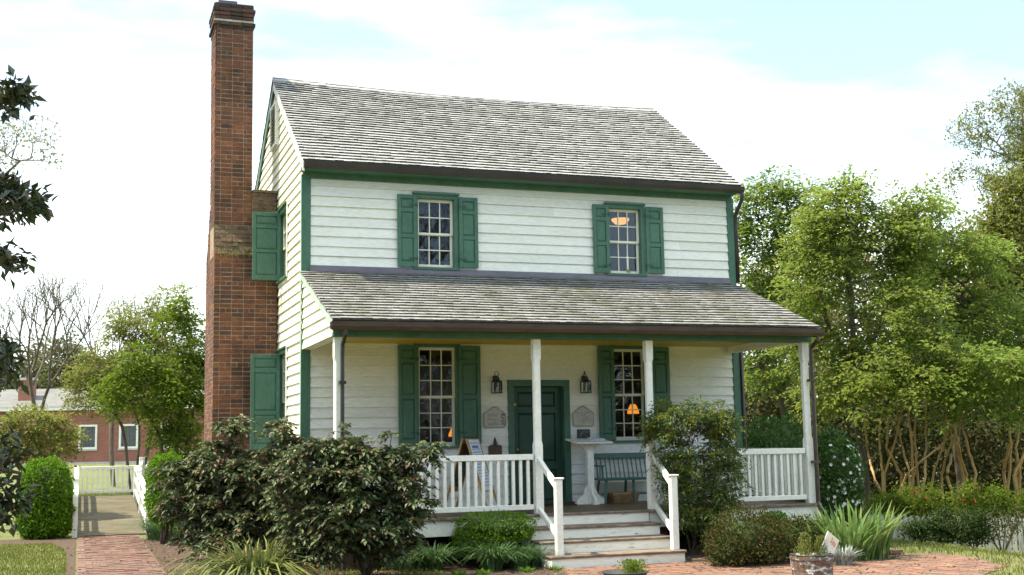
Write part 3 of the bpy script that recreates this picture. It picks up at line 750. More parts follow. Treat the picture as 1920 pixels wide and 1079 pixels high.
b = MB(); b.tube([(d0 + 0.05, 0.09, 2.28), (d0 + 0.05, 0.075, 2.28)], 0.022, 12); b.build('lock', m_brass, door)
b = MB(); b.box(x0 - 0.13, x1 + 0.13, -0.10, 0.10, 0.603, 0.64); b.build('threshold', m_wood_dark, house, bevel=0.005)

# --- porch
PY = -2.50
PX0, PX1 = 0.0, 7.79
b = MB()
x = PX0 - 0.02; r = np.random.default_rng(9)
bs = []
while x < PX1:
    xe = min(x + 0.085, PX1 + 0.02); bs.append((x + 0.001, xe - 0.001, PY, -0.035, 0.565 + r.normal(0, 0.001), 0.600 + r.normal(0, 0.0012))); x = xe
b.boxes(bs)
b.build('porch_floor', m_deck, house)
for xa, xb in ((PX0 - 0.03, 2.80), (4.80, PX1 + 0.03)):
    b = MB(); b.box(xa, xb, PY - 0.035, PY - 0.001, 0.562, 0.602); b.build('floor_edge', m_tread, house, bevel=0.006)
for q in ((PX0 + 0.01, 2.76, PY + 0.01, PY + 0.045), (4.82, PX1 - 0.01, PY + 0.01, PY + 0.045), (PX1 - 0.04, PX1 - 0.004, PY + 0.05, -0.05), (PX0 + 0.004, PX0 + 0.04, PY + 0.05, -0.05)):
    b = MB(); b.box(*q, 0.335, 0.561); b.build('skirt_board', m_trim, house, bevel=0.003)
for x in (0.15, 2.6, 5.0, 7.6):
    b = MB(); b.box(x - 0.15, x + 0.15, PY + 0.10, PY + 0.4, G0 - 0.3, 0.56); b.build('pier', m_brick_dark, house)
b = MB(); b.box(0.1, 7.7, -0.6, -0.5, G0 - 0.2, 0.55); b.build('void_sheet', m_void, house)  # near-black sheet standing in for the shade under the porch floor
# beam, ceiling, porch roof
BZ = 3.167
b = MB(); b.box(PX0, PX1 + 0.015, PY - 0.005, PY + 0.17, BZ, 3.335); b.build('porch_beam', m_green, house, bevel=0.005)
for x0_, x1_ in ((PX0 + 0.02, PX0 + 0.16), (PX1 - 0.15, PX1 - 0.01)):
    b = MB(); b.box(x0_, x1_, PY + 0.171, -0.045, BZ + 0.002, 3.30); b.build('porch_beam', m_trim, house)['label'] = 'cream side beam of the porch'
b = MB(); bs = []
y = PY + 0.172
while y < -0.04:
    bs.append((PX0 + 0.161, PX1 - 0.151, y, min(y + 0.088, -0.032), 3.285, 3.302)); y += 0.09
b.boxes(bs); b.build('porch_ceiling', m_ceiling, house)
PE, PZE, PZT = -2.71, 3.385, 4.44
b = MB(); n_sh = shingle_roof(b, -0.055, 7.83, PE, PZE, 0.0, PZT, 0.152, 11, sag=0.0, tbutt=0.029, wave=0.010)
proof = b.build('porch_roof', m_shingle2, house); butt_shade(proof, n_sh, m_buttshade)
b = MB(); ps = (PZT - PZE) / (0 - PE)
b.hexa([(-0.02, PE + 0.03, PZE - 0.06), (7.79, PE + 0.03, PZE - 0.06), (7.79, 0, PZT - 0.075), (-0.02, 0, PZT - 0.075), (-0.02, PE + 0.03, PZE - 0.012 + 0.01), (7.79, PE + 0.03, PZE - 0.002), (7.79, 0, PZT - 0.012), (-0.02, 0, PZT - 0.012)])
b.build('roof_deck', m_wood_dark, proof)
b = MB()
b.hexa([(0.10, -0.075, PZT - 0.004), (W - 0.10, -0.075, PZT - 0.004), (W - 0.10, -0.034, PZT + 0.0), (0.10, -0.034, PZT), (0.10, -0.052, PZT + 0.095), (W - 0.10, -0.052, PZT + 0.095), (W - 0.10, -0.034, PZT + 0.1), (0.10, -0.034, PZT + 0.1)])
b.build('flashing', m_flash, house)
b = MB()
b.prism(gp, lambda p: (-0.085, PE + 0.02 + p[0], PZE - 0.125 + p[1]), lambda p: (7.86, PE + 0.02 + p[0], PZE - 0.125 + p[1]))
b.box(-0.05, 7.82, PE + 0.022, PE + 0.045, PZE - 0.15, PZE - 0.008)
b.build('gutter', m_pgutter, house)
b = MB()
b.box(-0.01, 7.80, PE + 0.05, PY - 0.006, PZE - 0.10, PZE - 0.075)
b.build('porch_soffit', m_green, house)
# clapboarded ends of the porch roof
for fr, a in ((lambda a, o, z: (0.01 - o, a, z), 0), (lambda a, o, z: (PX1 - 0.012 + o, a, z), 1)):
    b = MB()
    clap(b, fr, BZ + 0.005, 4.34, PY + 0.0, -0.045, [], lambda z: (PY if z < 3.36 else (z + 0.10 - PZE) / ps + PE, -0.045))
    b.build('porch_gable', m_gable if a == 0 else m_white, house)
    b = MB(); s = -1 if a == 0 else 1; xx = (0.0 if a == 0 else PX1)
    b.hexa([(xx + s * 0.045, PE + 0.02, PZE - 0.12), (xx + s * 0.02, PE + 0.02, PZE - 0.12), (xx + s * 0.02, 0, PZT - 0.12), (xx + s * 0.045, 0, PZT - 0.12), (xx + s * 0.045, PE + 0.02, PZE - 0.02), (xx + s * 0.02, PE + 0.02, PZE - 0.02), (xx + s * 0.02, 0, PZT - 0.02), (xx + s * 0.045, 0, PZT - 0.02)])
    b.build('rake_board', mat('pale_green_rake', [(0.30, 0.42, 0.33), (0.38, 0.50, 0.40)], 0.6, 3), house)
# posts
POSTX = [0.085, 3.075, 4.925, 7.715]
for px in POSTX:
    b = MB(); y = PY + 0.115; h = 0.060
    def ring(z, hh, c):
        return [(px - hh + c, y - hh, z), (px + hh - c, y - hh, z), (px + hh, y - hh + c, z), (px + hh, y + hh - c, z), (px + hh - c, y + hh, z), (px - hh + c, y + hh, z), (px - hh, y + hh - c, z), (px - hh, y - hh + c, z)]
    rs = [ring(0.601, h, 0.003), ring(1.60, h, 0.003), ring(1.66, h - 0.006, 0.022), ring(2.83, h - 0.006, 0.022), ring(2.89, h, 0.003), ring(BZ - 0.001, h, 0.003)]
    v = [p for q in rs for p in q]
    f = [tuple(range(8))[::-1], tuple(range(40, 48))] + [(i * 8 + j, i * 8 + (j + 1) % 8, (i + 1) * 8 + (j + 1) % 8, (i + 1) * 8 + j) for i in range(5) for j in range(8)]
    b.add(v, f); b.build('porch_post', m_trim, house)
# railings
def railing(p0, p1, zt=1.472, name='porch_railing', n=None, z0=0.66, z1=0.735, parent=house, m=m_trim, zoff=(0, 0), pitch=0.115):
    p0 = np.array(p0, float); p1 = np.array(p1, float); d = p1 - p0; L = np.hypot(*d)
    b = MB()
    P = lambda t, z: np.array([p0[0] + d[0] * t, p0[1] + d[1] * t, z + zoff[0] + (zoff[1] - zoff[0]) * t])
    b.bar(P(0, zt - 0.045), P(1, zt - 0.045), 0.075, 0.085)
    b.bar(P(0, (z0 + z1) / 2), P(1, (z0 + z1) / 2), 0.06, z1 - z0)
    o = b.build(name, m, parent, bevel=0.006)
    n = n or int(L / pitch)
    for i in range(n):
        t = (i + 0.7) / (n + 0.4)
        q = P(t, 0); b = MB(); b.box(q[0] - 0.021, q[0] + 0.021, q[1] - 0.021, q[1] + 0.021, q[2] + z1 + 0.001, q[2] + zt - 0.089); b.build('baluster', m, o)
    return o
ry = PY + 0.115
rl = railing((0.165, ry), (2.995, ry)); b = MB(); b.box(1.28, 1.33, ry - 0.02, ry + 0.02, 0.602, 0.659); b.build('block', m_trim, rl)
rl = railing((5.005, ry), (7.635, ry)); b = MB(); b.box(6.17, 6.22, ry - 0.02, ry + 0.02, 0.602, 0.659); b.build('block', m_trim, rl)
railing((7.715, ry + 0.08), (7.715, -0.06)); railing((0.085, ry + 0.08), (0.085, -0.06))
# gutters down the posts
b = MB(); b.tube([(0.125, PE - 0.03, PZE - 0.13), (0.125, PE - 0.03, PZE - 0.2), (0.125, PY - 0.03, 3.05), (0.125, PY - 0.012, 2.9), (0.125, PY - 0.012, 0.62), (0.125, PY - 0.08, 0.5), (0.125, PY - 0.08, -0.05)], 0.030, 8)
for z in (2.52, 1.2): b.box(0.075, 0.175, PY - 0.045, PY + 0.035, z - 0.022, z + 0.022)
b.build('downspout', m_gutter, house)
b = MB(); b.tube([(7.76, PE - 0.03, PZE - 0.13), (7.76, PE - 0.03, PZE - 0.2), (7.77, PY - 0.03, 3.08), (7.775, PY - 0.01, 2.95), (7.775, PY - 0.01, 0.62), (7.775, PY - 0.06, 0.52), (7.775, PY - 0.06, -0.05)], 0.032, 8)
for z in (2.55, 1.25): b.box(7.70, 7.83, PY - 0.045, PY + 0.035, z - 0.02, z + 0.02)
b.build('downspout', m_pgutter, house)
# steps
NY = [PY - 0.035, -2.885, -3.27, -3.66]; NZ = [0.602, 0.43, 0.26, 0.09]
SX0, SX1 = 2.78, 4.80
st_ = MB(); st_.box(SX0 + 0.02, SX1 - 0.02, PY - 0.02, PY + 0.02, 0.14, 0.40); steps = st_.build('porch_steps', m_riser, house)
for i in range(4):
    b = MB(); yb = NY[i - 1] + 0.06 if i else PY + 0.03
    b.box(SX0 - 0.015, SX1 + 0.02, NY[i], yb if i else PY - 0.0005, NZ[i] - 0.036, NZ[i]); b.build('tread', m_tread, steps, bevel=0.008)
    b = MB(); zb = (NZ[i + 1] + 0.001) if i < 3 else G0 - 0.02
    b.box(SX0, SX1, NY[i] + 0.028, NY[i] + 0.055, zb, NZ[i] - 0.037); b.build('riser', m_riser, steps)
for x in (SX0 + 0.001, SX1 - 0.034):
    b = MB()
    b.prism([(NY[0] + 0.06, 0.56), (NY[0] + 0.06, G0), (NY[3] + 0.056, G0), (NY[3] + 0.056, 0.052), (NY[2] + 0.056, 0.052), (NY[2] + 0.056, 0.222), (NY[1] + 0.056, 0.222), (NY[1] + 0.056, 0.392), (NY[0] + 0.058, 0.392)][::-1],
            lambda p: (x, p[0], p[1]), lambda p: (x + 0.033, p[0], p[1]))
    b.build('stringer', m_trim, steps)
NX = [2.945, 4.715]; NYY = -3.50
for x in NX:
    b = MB(); b.box(x - 0.048, x + 0.048, NYY - 0.048, NYY + 0.048, 0.091, 1.125); b.box(x - 0.037, x + 0.037, NYY - 0.052, NYY - 0.0485, 0.5, 0.95)
    nw = b.build('newel_post', m_trim, house, bevel=0.004)
    b = MB(); b.box(x - 0.068, x + 0.068, NYY - 0.068, NYY + 0.068, 1.126, 1.148); b.build('cap', m_trim, nw, bevel=0.005)
for x, pxx in zip(NX, (3.06, 4.94)):
    b = MB(); b.bar((pxx, PY + 0.04, 1.385), (x, NYY + 0.06, 1.03), 0.06, 0.085); b.bar((pxx, PY + 0.04, 0.655), (x, NYY + 0.06, 0.36), 0.055, 0.08)
    b.build('handrail', m_trim, house, bevel=0.006)

# --- chimney
def brickring(mb, x0, x1, y0, y1, z0, z1, r, dx0=0.0, pitch=0.0805, bl=0.205, bd=0.10, out=0.0):
    n = int(round((z1 - z0) / pitch)); h = (z1 - z0) / n
    for i in range(n):
        za, zb = z0 + i * h + 0.0058, z0 + (i + 1) * h - 0.0058
        head = (i % 6 == 3)
        L = 0.5 * bl if head else bl
        sh = (0.25 * bl if head else 0) if i % 2 else (0.5 * bl if not head else 0)
        t = i / max(1, n); ox = dx0 * t
        for side in range(4):
            xs = (side % 2 == 0)
            a0, a1 = (x0, x1) if xs else (y0, y1)
            full = (i % 2 == 0) == xs
            if not full: a0 += bd + 0.004; a1 -= bd + 0.004
            a = a0 - (sh if full else 0)
            if full and sh: a = a0 - sh
            while a < a1 - 0.012:
                p, q = max(a, a0), min(a + L, a1)
                a += L
                if q - p < 0.03: continue
                j = max(-0.0015, r.normal(0.001, 0.0022)) + out; k = r.normal(0, 0.0016, 2)
                if full and p <= a0 + 1e-6: p = p - 0.005 - abs(r.normal(0, 0.002)) - out
                if full and q >= a1 - 1e-6: q = q + 0.005 + abs(r.normal(0, 0.002)) + out
                if xs:
                    if side == 0: bx_ = (p + 0.005 + ox, q - 0.005 + ox, y0 - j, y0 + bd, za + k[0], zb + k[1])
                    else: bx_ = (p + 0.005 + ox, q - 0.005 + ox, y1 - bd, y1 + j, za + k[0], zb + k[1])
                else:
                    if side == 1: bx_ = (x1 - bd + ox, x1 + j + ox, p + 0.005, q - 0.005, za + k[0], zb + k[1])
                    else: bx_ = (x0 - j + ox, x0 + bd + ox, p + 0.005, q - 0.005, za + k[0], zb + k[1])
                mb.append(bx_)
r = np.random.default_rng(21)
CX0, CX1, CY0, CY1 = -1.145, -0.478, 2.66, 3.42
BX0, BX1, BY0, BY1 = -1.150, -0.045, 2.48, 4.0
core = MB()
core.box(BX0 + 0.004, BX1 - 0.004, BY0 + 0.004, BY1 - 0.004, G0 - 0.2, 5.06)
core.box(CX0 + 0.004, CX1 - 0.004, CY0 + 0.004, CY1 - 0.004, 5.06, 9.70)
core.box(CX1 - 0.0, BX1 - 0.004, CY0 - 0.05 + 0.012, CY1 + 0.1, 5.06, 6.24)
core.hexa([(BX0 + 0.004, BY0 + 0.004, 5.06), (BX1 - 0.004, BY0 + 0.004, 5.06), (BX1 - 0.004, CY0 + 0.01, 5.06), (BX0 + 0.004, CY0 + 0.01, 5.06), (BX0 + 0.004, CY0 + 0.005, 5.62), (BX1 - 0.004, CY0 + 0.005, 5.62), (BX1 - 0.004, CY0 + 0.011, 5.62), (BX0 + 0.004, CY0 + 0.011, 5.62)])
core.hexa([(BX0 + 0.004, CY1 - 0.01, 5.06), (BX1 - 0.004, CY1 - 0.01, 5.06), (BX1 - 0.004, BY1 - 0.004, 5.06), (BX0 + 0.004, BY1 - 0.004, 5.06), (BX0 + 0.004, CY1 - 0.013, 6.05), (BX1 - 0.004, CY1 - 0.013, 6.05), (BX1 - 0.004, CY1 - 0.007, 6.05), (BX0 + 0.004, CY1 - 0.007, 6.05)])
chim = core.build('chimney', m_mortar, house)
bb = []; brickring(bb, BX0, BX1, BY0, BY1, G0, 5.06, r)
b = MB(); b.boxes(bb); b.build('base_brickwork', m_brick, chim, bevel=0.003)
bb = []; brickring(bb, CX0, CX1, CY0, CY1, 5.62, 9.27, r, dx0=-0.02)
b = MB(); b.boxes(bb); b.build('stack_brickwork', m_brick, chim, bevel=0.003)
# sloped weathering: bricks laid on the slope
v = []
nrow = 7
for i in range(nrow):
    t0, t1 = i / nrow, (i + 1) / nrow - 0.015
    y0_, y1_ = BY0 + (CY0 - BY0) * t0, BY0 + (CY0 - BY0) * t1; z0_, z1_ = 5.06 + 0.56 * t0, 5.06 + 0.56 * t1
    x = BX0 - (0.1 if i % 2 else 0)
    while x < CX1 + 0.02:
        p, q = max(x, BX0), min(x + 0.205, CX1 + 0.03)
        x += 0.205
        if q - p < 0.03: continue
        j = r.normal(0.012, 0.006)
        v.append([(p + .006, y0_ - j, z0_), (q - .006, y0_ - j, z0_), (q - .006, y0_ + 0.06, z0_ + 0.02), (p + .006, y0_ + 0.06, z0_ + 0.02), (p + .006, y1_ - j, z1_), (q - .006, y1_ - j, z1_), (q - .006, y1_ + 0.06, z1_ + 0.02), (p + .006, y1_ + 0.06, z1_ + 0.02)])
b = MB(); b.arr(np.array(v), MB.HF)
bb = []
for i in range(nrow):
    za, zb = 5.06 + 0.08 * i, 5.06 + 0.08 * (i + 1) - 0.01; ya = BY0 + (CY0 - BY0) * (i + 1) / nrow
    bb.append((BX0 - 0.002, BX0 + 0.1, ya - 0.01, CY0, za, zb))
for i in range(12):
    za, zb = 5.06 + 0.0805 * i, 5.06 + 0.0805 * (i + 1) - 0.01; ye_ = BY1 + (CY1 - BY1) * (i + 0.6) / 12; y = CY1 - (0.1 if i % 2 else 0)
    while y < ye_:
        bb.append((BX0 - 0.002 + r.normal(0, 0.002), BX0 + 0.1, max(y, CY1) + 0.004, min(y + 0.2, ye_) - 0.004, za, zb)); y += 0.205
bb = [q for q in bb if q[3] > q[2]]
b.build('weathering', m_brick_moss, chim)
b = MB(); b.boxes(bb); b.build('shoulder_brickwork', m_brick, chim)
b = MB(); bb = []; brickring(bb, CX1 + 0.004, BX1, CY0 - 0.05, CY1 + 0.1, 5.06, 6.24, r, bl=0.215)
b.boxes(bb)
b.hexa([(CX1 + 0.008, CY0 - 0.07, 6.24), (BX1 + 0.01, CY0 - 0.07, 6.24), (BX1 + 0.01, CY1 + 0.1, 6.24), (CX1 + 0.008, CY1 + 0.1, 6.24), (CX1 + 0.008, CY0 - 0.04, 6.29), (BX1 + 0.01, CY0 - 0.04, 6.285), (BX1 + 0.01, CY1 + 0.08, 6.285), (CX1 + 0.008, CY1 + 0.08, 6.29)])
b.build('shoulder', m_brick_moss, chim)
# corbelled cap
bb = []; x0c, x1c = CX0 - 0.02, CX1 - 0.02
def course(o, z, h=0.075):
    brickring(bb, x0c - o, x1c + o, CY0 - o, CY1 + o, z, z + h, r, pitch=h)
course(0.010, 9.27); course(0.045, 9.345)
course(0.022, 9.455); course(0.035, 9.53); course(0.048, 9.605); course(0.030, 9.68)
b = MB(); b.boxes(bb)
b.box(x0c - 0.01, x1c + 0.01, CY0 - 0.01, CY1 + 0.01, 9.755, 9.772)
b.build('cap', m_brick_dark, chim, bevel=0.003)
b = MB(); b.box(x0c - 0.022, x1c + 0.022, CY0 - 0.022, CY1 + 0.022, 9.42, 9.455); b.build('lime_band', m_limeband, chim)
b = MB()
for s in (0,):
    xa, xb, ya, yb = x0c + 0.06, x0c + 0.40, CY0 + 0.12, CY1 - 0.2
    b.box(xa, xb, ya, ya + 0.03, 9.772, 9.865); b.box(xa, xb, yb - 0.03, yb, 9.772, 9.865); b.box(xa, xa + 0.03, ya + 0.03, yb - 0.03, 9.772, 9.865); b.box(xb - 0.03, xb, ya + 0.03, yb - 0.03, 9.772, 9.865)
b.build('flue_liner', m_flash, chim)

# ------------------------------------------------------------------ things on and in the porch
def onY(px, py, y):
    v = CV + CR * (px - 960) / CF + CU * (539.5 - py) / CF
    return CP + v * (y - CP[1]) / v[1]
def lantern(x, zb, label, ring):
    t = thing('wall_lantern', label, 'lantern', (x, -0.03, zb), 'iron lanterns beside the front door')
    y = -0.125
    b = MB(); b.box(x - 0.035, x + 0.035, -0.042, -0.026, zb + 0.06, zb + 0.30); b.build('back_plate', m_black, t)
    b = MB(); b.box(x - 0.078, x + 0.078, y - 0.075, y + 0.075, zb, zb + 0.014); b.box(x - 0.072, x + 0.072, y - 0.07, y + 0.07, zb + 0.185, zb + 0.197)
    for sx in (-1, 1):
        for sy in (-1, 1):
            b.box(x + sx * 0.066 - 0.007, x + sx * 0.066 + 0.007, y + sy * 0.063 - 0.007, y + sy * 0.063 + 0.007, zb + 0.0145, zb + 0.1845)
    b.build('cage', m_black, t)
    b = MB(); b.lathe([(0.098, 0.197), (0.055, 0.225), (0.046, 0.23), (0.046, 0.265), (0.02, 0.285)], (x, y, zb), 12); b.build('hood', m_black, t)
    b = MB()
    if ring:
        b.tube([(x + 0.036 * math.cos(a), y, zb + 0.325 + 0.04 * math.sin(a)) for a in np.linspace(-1.5, 4.75, 16)], 0.006, 6)
    else:
        b.tube([(x + 0.02, y, zb + 0.28), (x + 0.01, y, zb + 0.31), (x - 0.025, y, zb + 0.345), (x - 0.01, y + 0.01, zb + 0.375), (x + 0.012, y + 0.06, zb + 0.36), (x, -0.04, zb + 0.29)], 0.008, 6)
    b.build('hanger', m_black, t)
    b = MB(); b.tube([(x, y, zb + 0.015), (x, y, zb + 0.11)], 0.013, 8); b.build('candle', m_trim, t)
    b = MB()
    for p in ([(x - 0.06, y - 0.063), (x + 0.06, y - 0.063)], [(x - 0.066, y - 0.056), (x - 0.066, y + 0.056)], [(x + 0.066, y - 0.056), (x + 0.066, y + 0.056)]):
        b.add([(*p[0], zb + 0.016), (*p[1], zb + 0.016), (*p[1], zb + 0.183), (*p[0], zb + 0.183)], [(0, 1, 2, 3)])
    b.build('glass', m_glass, t)
lantern(3.218, 2.46, 'black iron wall lantern with a round ring on top, left of the door', True)
lantern(4.828, 2.46, 'black iron wall lantern with a curled hook on top, right of the door', False)

def plaque(x, zb, label, draw):
    t = thing('wall_plaque', label, 'plaque', (x, -0.03, zb), 'carved plaques beside the front door')
    w = 0.20
    poly = [(-w + 0.03, 0), (w - 0.03, 0), (w - 0.02, 0.025), (w, 0.035), (w, 0.235), (w - 0.025, 0.255), (0.10, 0.30), (0.04, 0.345), (0, 0.355), (-0.04, 0.345), (-0.10, 0.30), (-w + 0.025, 0.255), (-w, 0.235), (-w, 0.035), (-w + 0.02, 0.025)]
    b = MB(); b.prism(poly, lambda p: (x + p[0], -0.050, zb + p[1]), lambda p: (x + p[0], -0.026, zb + p[1])); b.build('board', m_plaque, t)
    k = 0.93; c = (0, 0.16)
    pp = [((p[0] - c[0]) * k, (p[1] - c[1]) * k + c[1]) for p in poly]
    b = MB(); b.tube([(x + p[0], -0.0515, zb + p[1]) for p in pp + [pp[0]]], 0.0035, 4); b.build('border', m_greyink, t)
    draw(t, x, zb)
def strokes(mb, x, y, z, w, h, r, slant=0.0):
    """a line of worn lettering too faint to read"""
    a = x - w / 2
    while a < x + w / 2 - 0.006:
        cw = r.uniform(0.007, 0.013)
        if r.random() < 0.12: a += cw; continue
        z0, z1 = z, z + h * (1.0 if r.random() < 0.3 else 0.68)
        mb.box(a, a + 0.004, y - 0.001, y, z0, z1); mb.box(a + 0.004, a + cw * 0.75, y - 0.001, y, z0 if r.random() < .5 else z1 - 0.004, (z0 + 0.004) if r.random() < .0 else max(z0 + 0.004, z1))if r.random() < 0.35 else mb.box(a + 0.004, a + cw * 0.75, y - 0.001, y, z1 - 0.005, z1)
        a += cw + 0.002
def draw_left(t, x, zb):
    r = np.random.default_rng(3); b = MB()
    for z, w, dx in ((0.215, 0.21, -0.03), (0.19, 0.17, -0.03), (0.15, 0.06, -0.08), (0.125, 0.2, -0.035), (0.07, 0.21, -0.03), (0.045, 0.19, -0.03)):
        strokes(b, x + dx, -0.0505, zb + z, w, 0.02, r)
    b.build('lettering', m_greyink, t)
    b = MB()
    for i in range(26):
        cx, cz = x + 0.14 + r.normal(0, 0.018), zb + r.uniform(0.04, 0.27)
        b.tube([(cx, -0.056, cz), (cx + r.normal(0, 0.006), -0.049, cz + r.normal(0, 0.006))], 0.009 * r.uniform(0.6, 1.2), 6)
    b.build('carved_vine', m_greyink, t)
def text(body, size, x, y, z, m, parent, name='lettering'):
    cu = bpy.data.curves.new(name, 'FONT'); cu.body = body; cu.size = size; cu.align_x = 'CENTER'; cu.extrude = 0.0008
    o = bpy.data.objects.new(name, cu); COL.objects.link(o); o.parent = parent
    bpy.context.view_layer.update()
    me = bpy.data.meshes.new_from_object(o.evaluated_get(bpy.context.evaluated_depsgraph_get()))
    bpy.data.objects.remove(o)
    o = bpy.data.objects.new(name, me); COL.objects.link(o); o.parent = parent
    w = wloc(parent); o.location = (x - w[0], y - w[1], z - w[2]); o.rotation_euler = (rad(90), 0, 0); me.materials.clear(); me.materials.append(m)
    return o
def draw_right(t, x, zb):
    r = np.random.default_rng(8); b = MB()
    for z, w, h in ((0.225, 0.14, 0.026), (0.188, 0.09, 0.026), (0.11, 0.24, 0.014), (0.085, 0.2, 0.014), (0.06, 0.05, 0.014)):
        if z == 0.225:
            strokes(b, x - 0.075, -0.0505, zb + z, 0.13, h, r); strokes(b, x + 0.08, -0.0505, zb + z, 0.11, h, r)
        else: strokes(b, x, -0.0505, zb + z, w, h, r)
    b.build('lettering', m_greyink, t)
    text('Ca. 1790', 0.042, x, -0.0515, zb + 0.142, m_greyink, t)
plaque(3.20, 1.89, 'grey carved plaque with a vine down its right edge, left of the front door', draw_left)
plaque(4.80, 1.89, 'grey plaque dated Ca. 1790, right of the front door', draw_right)
t = thing('framed_print', 'small dark framed print on the wall behind the white stand', 'picture', (4.80, -0.03, 1.66))
b = MB(); b.box(4.685, 4.915, -0.05, -0.026, 1.66, 1.845); b.build('frame', m_black, t)
b = MB(); b.box(4.70, 4.90, -0.0525, -0.0505, 1.675, 1.83); b.build('print', m_photo, t)

# white pedestal stand with leaflets
sx_, sy_ = 4.735, -0.42
t = thing('lectern_stand', 'white wooden pedestal stand with a sloping top, right of the front door', 'stand', (sx_, sy_, 0.6))
b = MB(); b.box(sx_ - 0.058, sx_ + 0.058, sy_ - 0.058, sy_ + 0.058, 0.64, 1.60); b.build('pedestal', m_trim, t, bevel=0.004)
for a in range(4):
    ca, sa = math.cos(a * math.pi / 2), math.sin(a * math.pi / 2)
    b = MB()
    b.prism([(0.059, 0.64), (0.25, 0.64), (0.235, 0.69), (0.13, 0.76), (0.095, 0.86), (0.059, 0.93)], lambda p: (sx_ + ca * p[0] + sa * 0.022, sy_ + sa * p[0] - ca * 0.022, p[1]), lambda p: (sx_ + ca * p[0] - sa * 0.022, sy_ + sa * p[0] + ca * 0.022, p[1]))
    b.build('foot', m_trim, t)
b = MB(); b.box(sx_ - 0.26, sx_ + 0.26, sy_ - 0.05, sy_ + 0.05, 0.602, 0.639); b.box(sx_ - 0.05, sx_ + 0.05, sy_ - 0.26, sy_ - 0.051, 0.602, 0.639); b.build('base', m_trim, t)
for s in (-1, 1):
    b = MB(); b.prism([(0.059, 1.45), (0.059, 1.598), (0.18, 1.598), (0.12, 1.53)], lambda p: (sx_ + s * p[0], sy_ - 0.02, p[1]), lambda p: (sx_ + s * p[0], sy_ + 0.02, p[1])); b.build('bracket', m_trim, t)
b = MB(); b.hexa([(4.41, -0.68, 1.60), (5.06, -0.68, 1.60), (5.06, -0.16, 1.665), (4.41, -0.16, 1.665), (4.41, -0.68, 1.625), (5.06, -0.68, 1.625), (5.06, -0.16, 1.69), (4.41, -0.16, 1.69)]); b.build('sloping_top', m_trim, t, bevel=0.003)
t = thing('leaflet_stack', 'blue and white leaflets spread on the white stand', 'leaflets', (4.78, -0.42, 1.66))
for i, (dx, dy, a) in enumerate(((-0.09, 0.0, 0.2), (0.06, -0.05, -0.15), (0.15, 0.08, 0.05))):
    b = MB(); c, s = math.cos(a), math.sin(a); P = []
    for h in (0.003, 0.009 + 0.006 * i):
        for u, v in ((-0.1, -0.12), (0.1, -0.12), (0.1, 0.12), (-0.1, 0.12)):
            X_, Y_ = 4.76 + dx + c * u - s * v, -0.42 + dy + s * u + c * v
            P.append((X_, Y_, 1.6575 + (Y_ + 0.42) * 0.125 + h + 0.001 * i))
    b.hexa(P); b.build('leaflet', m_paper, t)
# bench
bx0, bx1 = 4.90, 6.05
t = thing('porch_bench', 'blue green spindle back bench against the porch wall', 'bench', ((bx0 + bx1) / 2, -0.4, 0.6))
b = MB(); b.box(bx0 - 0.03, bx1 + 0.03, -0.62, -0.17, 0.985, 1.02); b.build('seat', m_bench, t, bevel=0.01)
b = MB(); b.hexa([(bx0 - 0.05, -0.125, 1.345), (bx1 + 0.05, -0.125, 1.345), (bx1 + 0.05, -0.095, 1.345), (bx0 - 0.05, -0.095, 1.345), (bx0 - 0.03, -0.10, 1.43), (bx1 + 0.03, -0.10, 1.43), (bx1 + 0.03, -0.07, 1.43), (bx0 - 0.03, -0.07, 1.43)]); b.build('crest_rail', m_bench, t, bevel=0.008)
n = 15
for i in range(n):
    x = bx0 + (bx1 - bx0) * i / (n - 1)
    b = MB(); b.tube([(x, -0.20, 1.015), (x - (0.02 if i == 0 else 0) + (0.02 if i == n - 1 else 0), -0.11, 1.35)], 0.019 if i in (0, n - 1) else 0.011, 6); b.build('spindle', m_bench, t)
for x in (bx0 + 0.02, bx1 - 0.02):
    b = MB(); b.box(x - 0.028, x + 0.028, -0.56, -0.14, 1.215, 1.24); b.build('arm', m_bench, t)
    for y in (-0.53, -0.42, -0.31):
        b = MB(); b.tube([(x, y, 1.019), (x, y, 1.214)], 0.018 if y < -0.5 else 0.011, 6); b.build('arm_spindle', m_bench, t)
for x, dx in ((bx0 + 0.08, -0.05), ((bx0 + bx1) / 2, 0), (bx1 - 0.08, 0.05)):
    for y, dy in ((-0.54, -0.05), (-0.24, 0.05)):
        b = MB(); b.tube([(x, y, 0.986), (x + dx * 0.5, y + dy * 0.5, 0.80), (x + dx, y + dy, 0.602)], [0.022, 0.026, 0.017], 8); b.build('leg', m_bench, t)
b = MB(); b.tube([(bx0 + 0.06, -0.39, 0.75), (bx1 - 0.06, -0.39, 0.75)], 0.013, 6); b.build('stretcher', m_bench, t)
